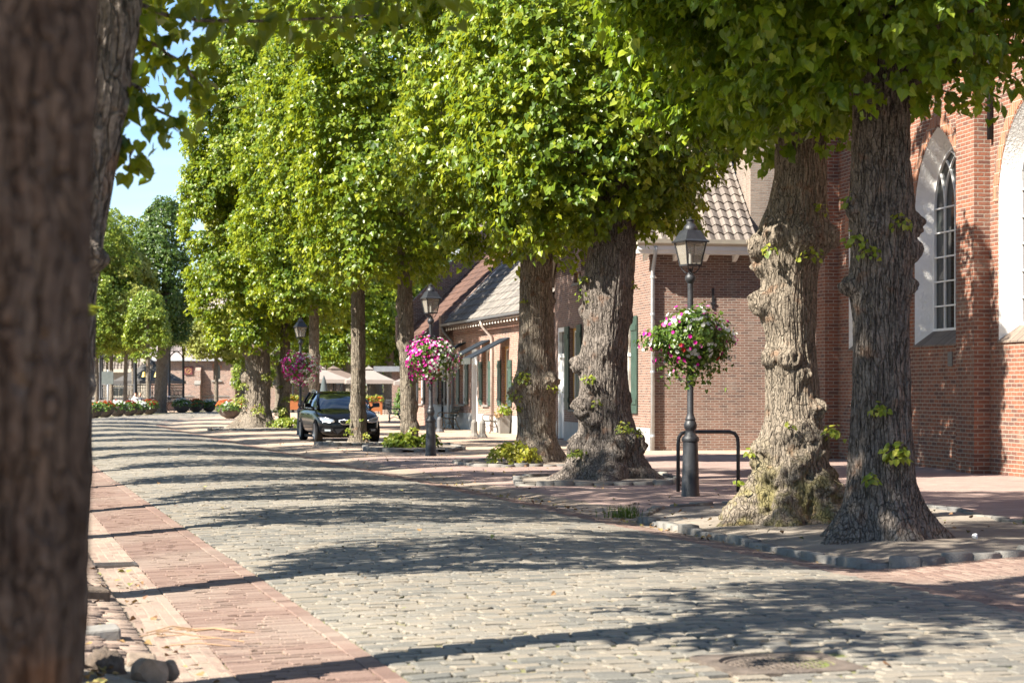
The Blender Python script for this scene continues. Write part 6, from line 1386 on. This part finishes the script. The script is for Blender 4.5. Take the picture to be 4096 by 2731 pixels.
# bicycles
def bicycle(label, x, y, rz, col, pannier=None, basket=False):
    t = thing('bicycle', label, 'bicycle', (x, y, 0), rz, 'bicycles parked on the square'); fm = plain('cycle_paint', col, .4)
    for wx_ in (-.52, .54):
        w_ = P().tube([(wx_ + .335 * math.cos(a), 0, .345 + .335 * math.sin(a)) for a in np.linspace(0, 2 * math.pi, 25)], .018, 6).obj('wheel', M['tyre'], t, smooth=True)
        p = P()
        for k_ in range(10): a = k_ * .628; p.tube([(wx_, 0, .345), (wx_ + .33 * math.cos(a), 0, .345 + .33 * math.sin(a))], .003, 4)
        p.obj('spoke', M['zinc'], w_)
    p = P()
    for a, b in (((-.52, .345), (-.08, .30)), ((-.08, .30), (-.20, .82)), ((-.08, .30), (.38, .80)), ((-.17, .70), (.40, .88)), ((-.52, .345), (-.17, .70)), ((.40, .95), (.54, .345))): p.tube([(a[0], 0, a[1]), (b[0], 0, b[1])], .017, 6)
    p.obj('frame', fm, t); P().tube([(.18, -.3, 1.06), (.30, -.28, 1.08), (.40, 0, 1.02), (.30, .28, 1.08), (.18, .3, 1.06)], .013, 6).obj('handlebar', M['chrome'], t); P().box((-.21, 0, .88), (.25, .15, .06), top=.8).obj('saddle', M['trim_black'], t)
    P().tube([(-.7, 0, .72), (-.15, 0, .72)], .02, 6).obj('luggage_rack', M['black_iron'], t)
    if pannier: 
        for s_ in (-.12, .12): P().box((-.5, s_, .58), (.36, .12, .32)).obj('pannier', plain('pannier', pannier, .8), t, bevel=.03)
    if basket: p = P(); p.lathe([(.16, .86), (.22, 1.14)], (.60, 0, 0), 4, rot=R(45)); p.obj('basket', plain('wicker', (.36, .27, .18), .9), t)
bicycle('bicycle with a blue pannier behind the last red flower bowl', px(377, 130), 130, .5, (.02, .02, .02), (.06, .13, .24))
bicycle('bicycle with wicker basket in front of the bandstand steps', px(306, 129), 129, 2.6, (.03, .03, .04), (.02, .02, .03), True)
bicycle('black bicycle leaning before the chapel wall behind the dark bowl', px(482, 150), 150, .1, (.015, .015, .015))
bicycle('dark bicycle standing in for a scooter under the tree left of the thick old trunk', px(552, 140), 140, .8, (.02, .02, .025), (.015, .015, .015))  # bicycle shape stands in for a black scooter
bicycle('bicycle parked at the right corner of the bandstand base', px(428, 150), 150, .3, (.05, .05, .05))
# two people sitting on the square
def person(label, x, y, rz, shirt, hairc):
    t = thing('person', label, 'person', (x, y, 0), rz)
    J = [(0, 0, .50), (0, 0, .68), (0, .02, .90), (0, .02, .98), (0, .01, 1.06), (0, -.01, 1.17),
         (.19, .02, .90), (.25, -.06, .66), (.17, -.26, .60), (.13, -.33, .60), (-.19, .02, .90), (-.25, -.06, .66), (-.17, -.26, .60), (-.13, -.33, .60),
         (.10, -.02, .48), (.12, -.42, .50), (.12, -.44, .10), (.12, -.58, .05), (-.10, -.02, .48), (-.12, -.42, .50), (-.12, -.44, .10), (-.12, -.58, .05)]
    E = [(0, 1), (1, 2), (2, 3), (3, 4), (4, 5), (2, 6), (6, 7), (7, 8), (8, 9), (2, 10), (10, 11), (11, 12), (12, 13), (0, 14), (14, 15), (15, 16), (16, 17), (0, 18), (18, 19), (19, 20), (20, 21)]
    rad = [.15, .14, .13, .055, .085, .075, .06, .045, .032, .03, .06, .045, .032, .03, .085, .065, .045, .04, .085, .065, .045, .04]
    me = bpy.data.meshes.new('body'); me.from_pydata(J, E, []); o = link('body', me, None, t)
    for m_ in (shirt,): me.materials.append(m_)
    sk = o.modifiers.new('skin', 'SKIN'); sk.use_smooth_shade = True
    for v_, r_ in zip(me.skin_vertices[0].data, rad): v_.radius = (r_, r_)
    me.skin_vertices[0].data[0].use_root = True
    sb = o.modifiers.new('sub', 'SUBSURF'); sb.levels = 1; sb.render_levels = 1
    P().lathe([(.04, -.10), (.075, -.05), (.085, .02), (.07, .09), (.02, .12)], (0, -.015, 1.12), 14).obj('head', plain('skin', (.45, .27, .19), .6), t, smooth=True)
    P().lathe([(.085, -.06), (.10, .0), (.095, .08), (.06, .13), (.01, .145)], (0, .02, 1.13), 14).obj('hair', plain('hair', hairc, .6), t, smooth=True)
    p = P()
    for sx in (-1, 1): p.tube([(sx * .10, -.02, .50), (sx * .12, -.42, .515), (sx * .12, -.44, .12)], [.10, .078, .06], 8)
    p.obj('trousers', plain('trousers', (.04, .045, .07), .8), t, smooth=True)
bench('low dark bench in front of the bandstand on which two people sit', (px(315, 134), 134.1, 0), R(180), 1.5, 'black_iron', 'wood_dark', None)
person('person in a white shirt with auburn hair sitting left on the bench by the bandstand', px(311, 134), 134.0, 0.1, plain('shirt_white', (.7, .66, .62), .8), (.16, .06, .03))
person('fair haired person in dark clothes sitting right on the bench by the bandstand', px(322, 134), 134.0, -.2, plain('shirt_dark', (.05, .05, .06), .8), (.36, .24, .12))

# ------------------------------------------------------------------ far trees
FAR = 'trees on the far square'
def far_tree(label, x, y, hb, ht, r, seed, mat, trunk_r=.12, lean=0.0, n=3000, size=.16, light=.0, shape='col', group=FAR):
    t = thing('broadleaf_tree', label, 'tree', (x, y, 0), 0, group)
    trunk('trunk', [(-.1, 0, 0, trunk_r * 1.4), (.4, lean * .4, 0, trunk_r * 1.1), (hb, lean * hb, 0, trunk_r), (hb + (ht - hb) * .5, lean * hb * 1.2, 0, trunk_r * .6), (ht * .92, lean * hb * 1.2, 0, .04)], M['bark_young'], t, nseg=24, dz=.16, seed=seed, ridge=.012, lobes=.1)
    if shape == 'col': rf = lambda t_: r * np.where(t_ < .3, .6 + .4 * np.sin(np.clip(t_ / .3, 0, 1) * np.pi / 2), np.power(np.clip(1 - ((t_ - .3) / .72) ** 2.0, 0, 1), .6) + .04)
    else: rf = lambda t_: r * (np.sqrt(np.clip(1 - (2 * t_ - .9) ** 2, 0, 1)) * .95 + .12)
    build_leaves('crown', [crown_leaves((lean * hb * 1.1, 0), seed=seed, hb=hb, ht=ht, rfun=rf, sprays=n, per=7, size=size, detail=0, light=light, lump=.34, front=cam_dir(x, y), sk=.7, inner=.25)], M[mat], t, 0)
for lab, cx, y, hb, ht, r, mat, lean, kw in (
    ('light green round tree at the far left edge beside the blurred trunk', 222, 124, 3.9, 12.6, 2.3, 'leaf_light', 0, {}),
    ('light green tree second from the left edge of the square', 256, 127, 4.2, 11.6, 2.1, 'leaf_light', 0, {}),
    ('yellow green tree behind the sign pole', 287, 125, 4.0, 10.4, 1.9, 'leaf_far_yellow', .02, {}),
    ('small light green tree between the sign pole and the leaning trunk', 340, 121, 3.6, 7.6, 1.05, 'leaf_light', 0, dict(n=1300)),
    ('dark columnar tree with a thick leaning trunk before the bandstand', 366, 129, 4.6, 13.9, 1.85, 'leaf_far_dark', .07, dict(trunk_r=.38, n=3600)),
    ('slim green tree behind the light ones, pointed top under the sky', 306, 150, 4.0, 14.4, 2.0, 'leaf', 0, {}),
    ('green tree far left behind the light tree, rounded top', 246, 165, 4.0, 16.5, 3.0, 'leaf_light', 0, {}),
    ('small spreading yellow tree in front of the chapel window', 497, 139, 3.9, 7.3, 2.2, 'leaf_far_yellow', .0, dict(shape='round', n=2200, trunk_r=.14)),
    ('small green yellow tree left of the thick old trunk before the chapel', 556, 141, 3.6, 8.0, 2.0, 'leaf_light', .03, dict(shape='round', n=2000, trunk_r=.16)),
    ('low bright green tree before the chapel just left of the thick trunk', 575, 150, 1.6, 4.1, 1.3, 'leaf_light', 0, dict(shape='round', n=900))):
    far_tree(lab, px(cx, y), y, hb, ht, r, int(cx * 3 + y), mat, lean=lean, **kw)
BACK = 'dark trees closing the square behind the parasols'
for i, (lab, cx, y, r, lean, tr_) in enumerate((
    ('tree at the left end of the dark group behind the thick old trunk', 640, 160, 3.6, 0, .25), ('second tree of the dark group, behind the knobbly linden', 690, 172, 3.6, 0, .25),
    ('tree with pale leaning trunk above the beige parasol', 728, 150, 3.4, .08, .3), ('tree with straight thin trunk above the brownish parasol', 752, 156, 3.3, 0, .2),
    ('tree just left of the slim trunk before the car, in the dark group', 803, 148, 3.3, 0, .25), ('tree with a very thick ivy grown trunk behind the right beige parasol', 860, 152, 3.6, 0, .62),
    ('tree with sprouting trunk right of the thick ivy grown one', 894, 150, 3.3, 0, .4), ('tree above the kiosk behind the slender trunk', 945, 165, 3.8, 0, .3),
    ('tree in the dark group behind the second lamp', 1000, 175, 4.2, 0, .3), ('tree behind the terrace roofs at the right end of the dark group', 1058, 185, 4.4, 0, .3))):
    far_tree(lab, px(cx, y), y, 3.5, 15 + (i * 7 % 4), r, 900 + i, ('leaf', 'leaf_far_dark')[i % 2], tr_, lean, 3300, .19, group=BACK)
# a far wood behind everything
g = np.random.default_rng(5); sets = []
for i in range(44):
    x = -95 + i * 3.6; sets.append(crown_leaves((x, 232 + 16 * g.random()), seed=1300 + i, hb=.5, ht=9.5 + 4 * g.random() if x < -31 else 16 + 5 * g.random(), rfun=lambda t_: 3.6 * (np.sqrt(np.clip(1 - (1.7 * t_ - .7) ** 2, .02, 1))), sprays=700, per=7, size=.34, detail=0, lump=.3, front=(0, -1)))
o = build_leaves('far_woods', sets, M['leaf'], None, 0); tag(o, 'far belt of green trees behind the square and roofs', 'woods', None, 'stuff')
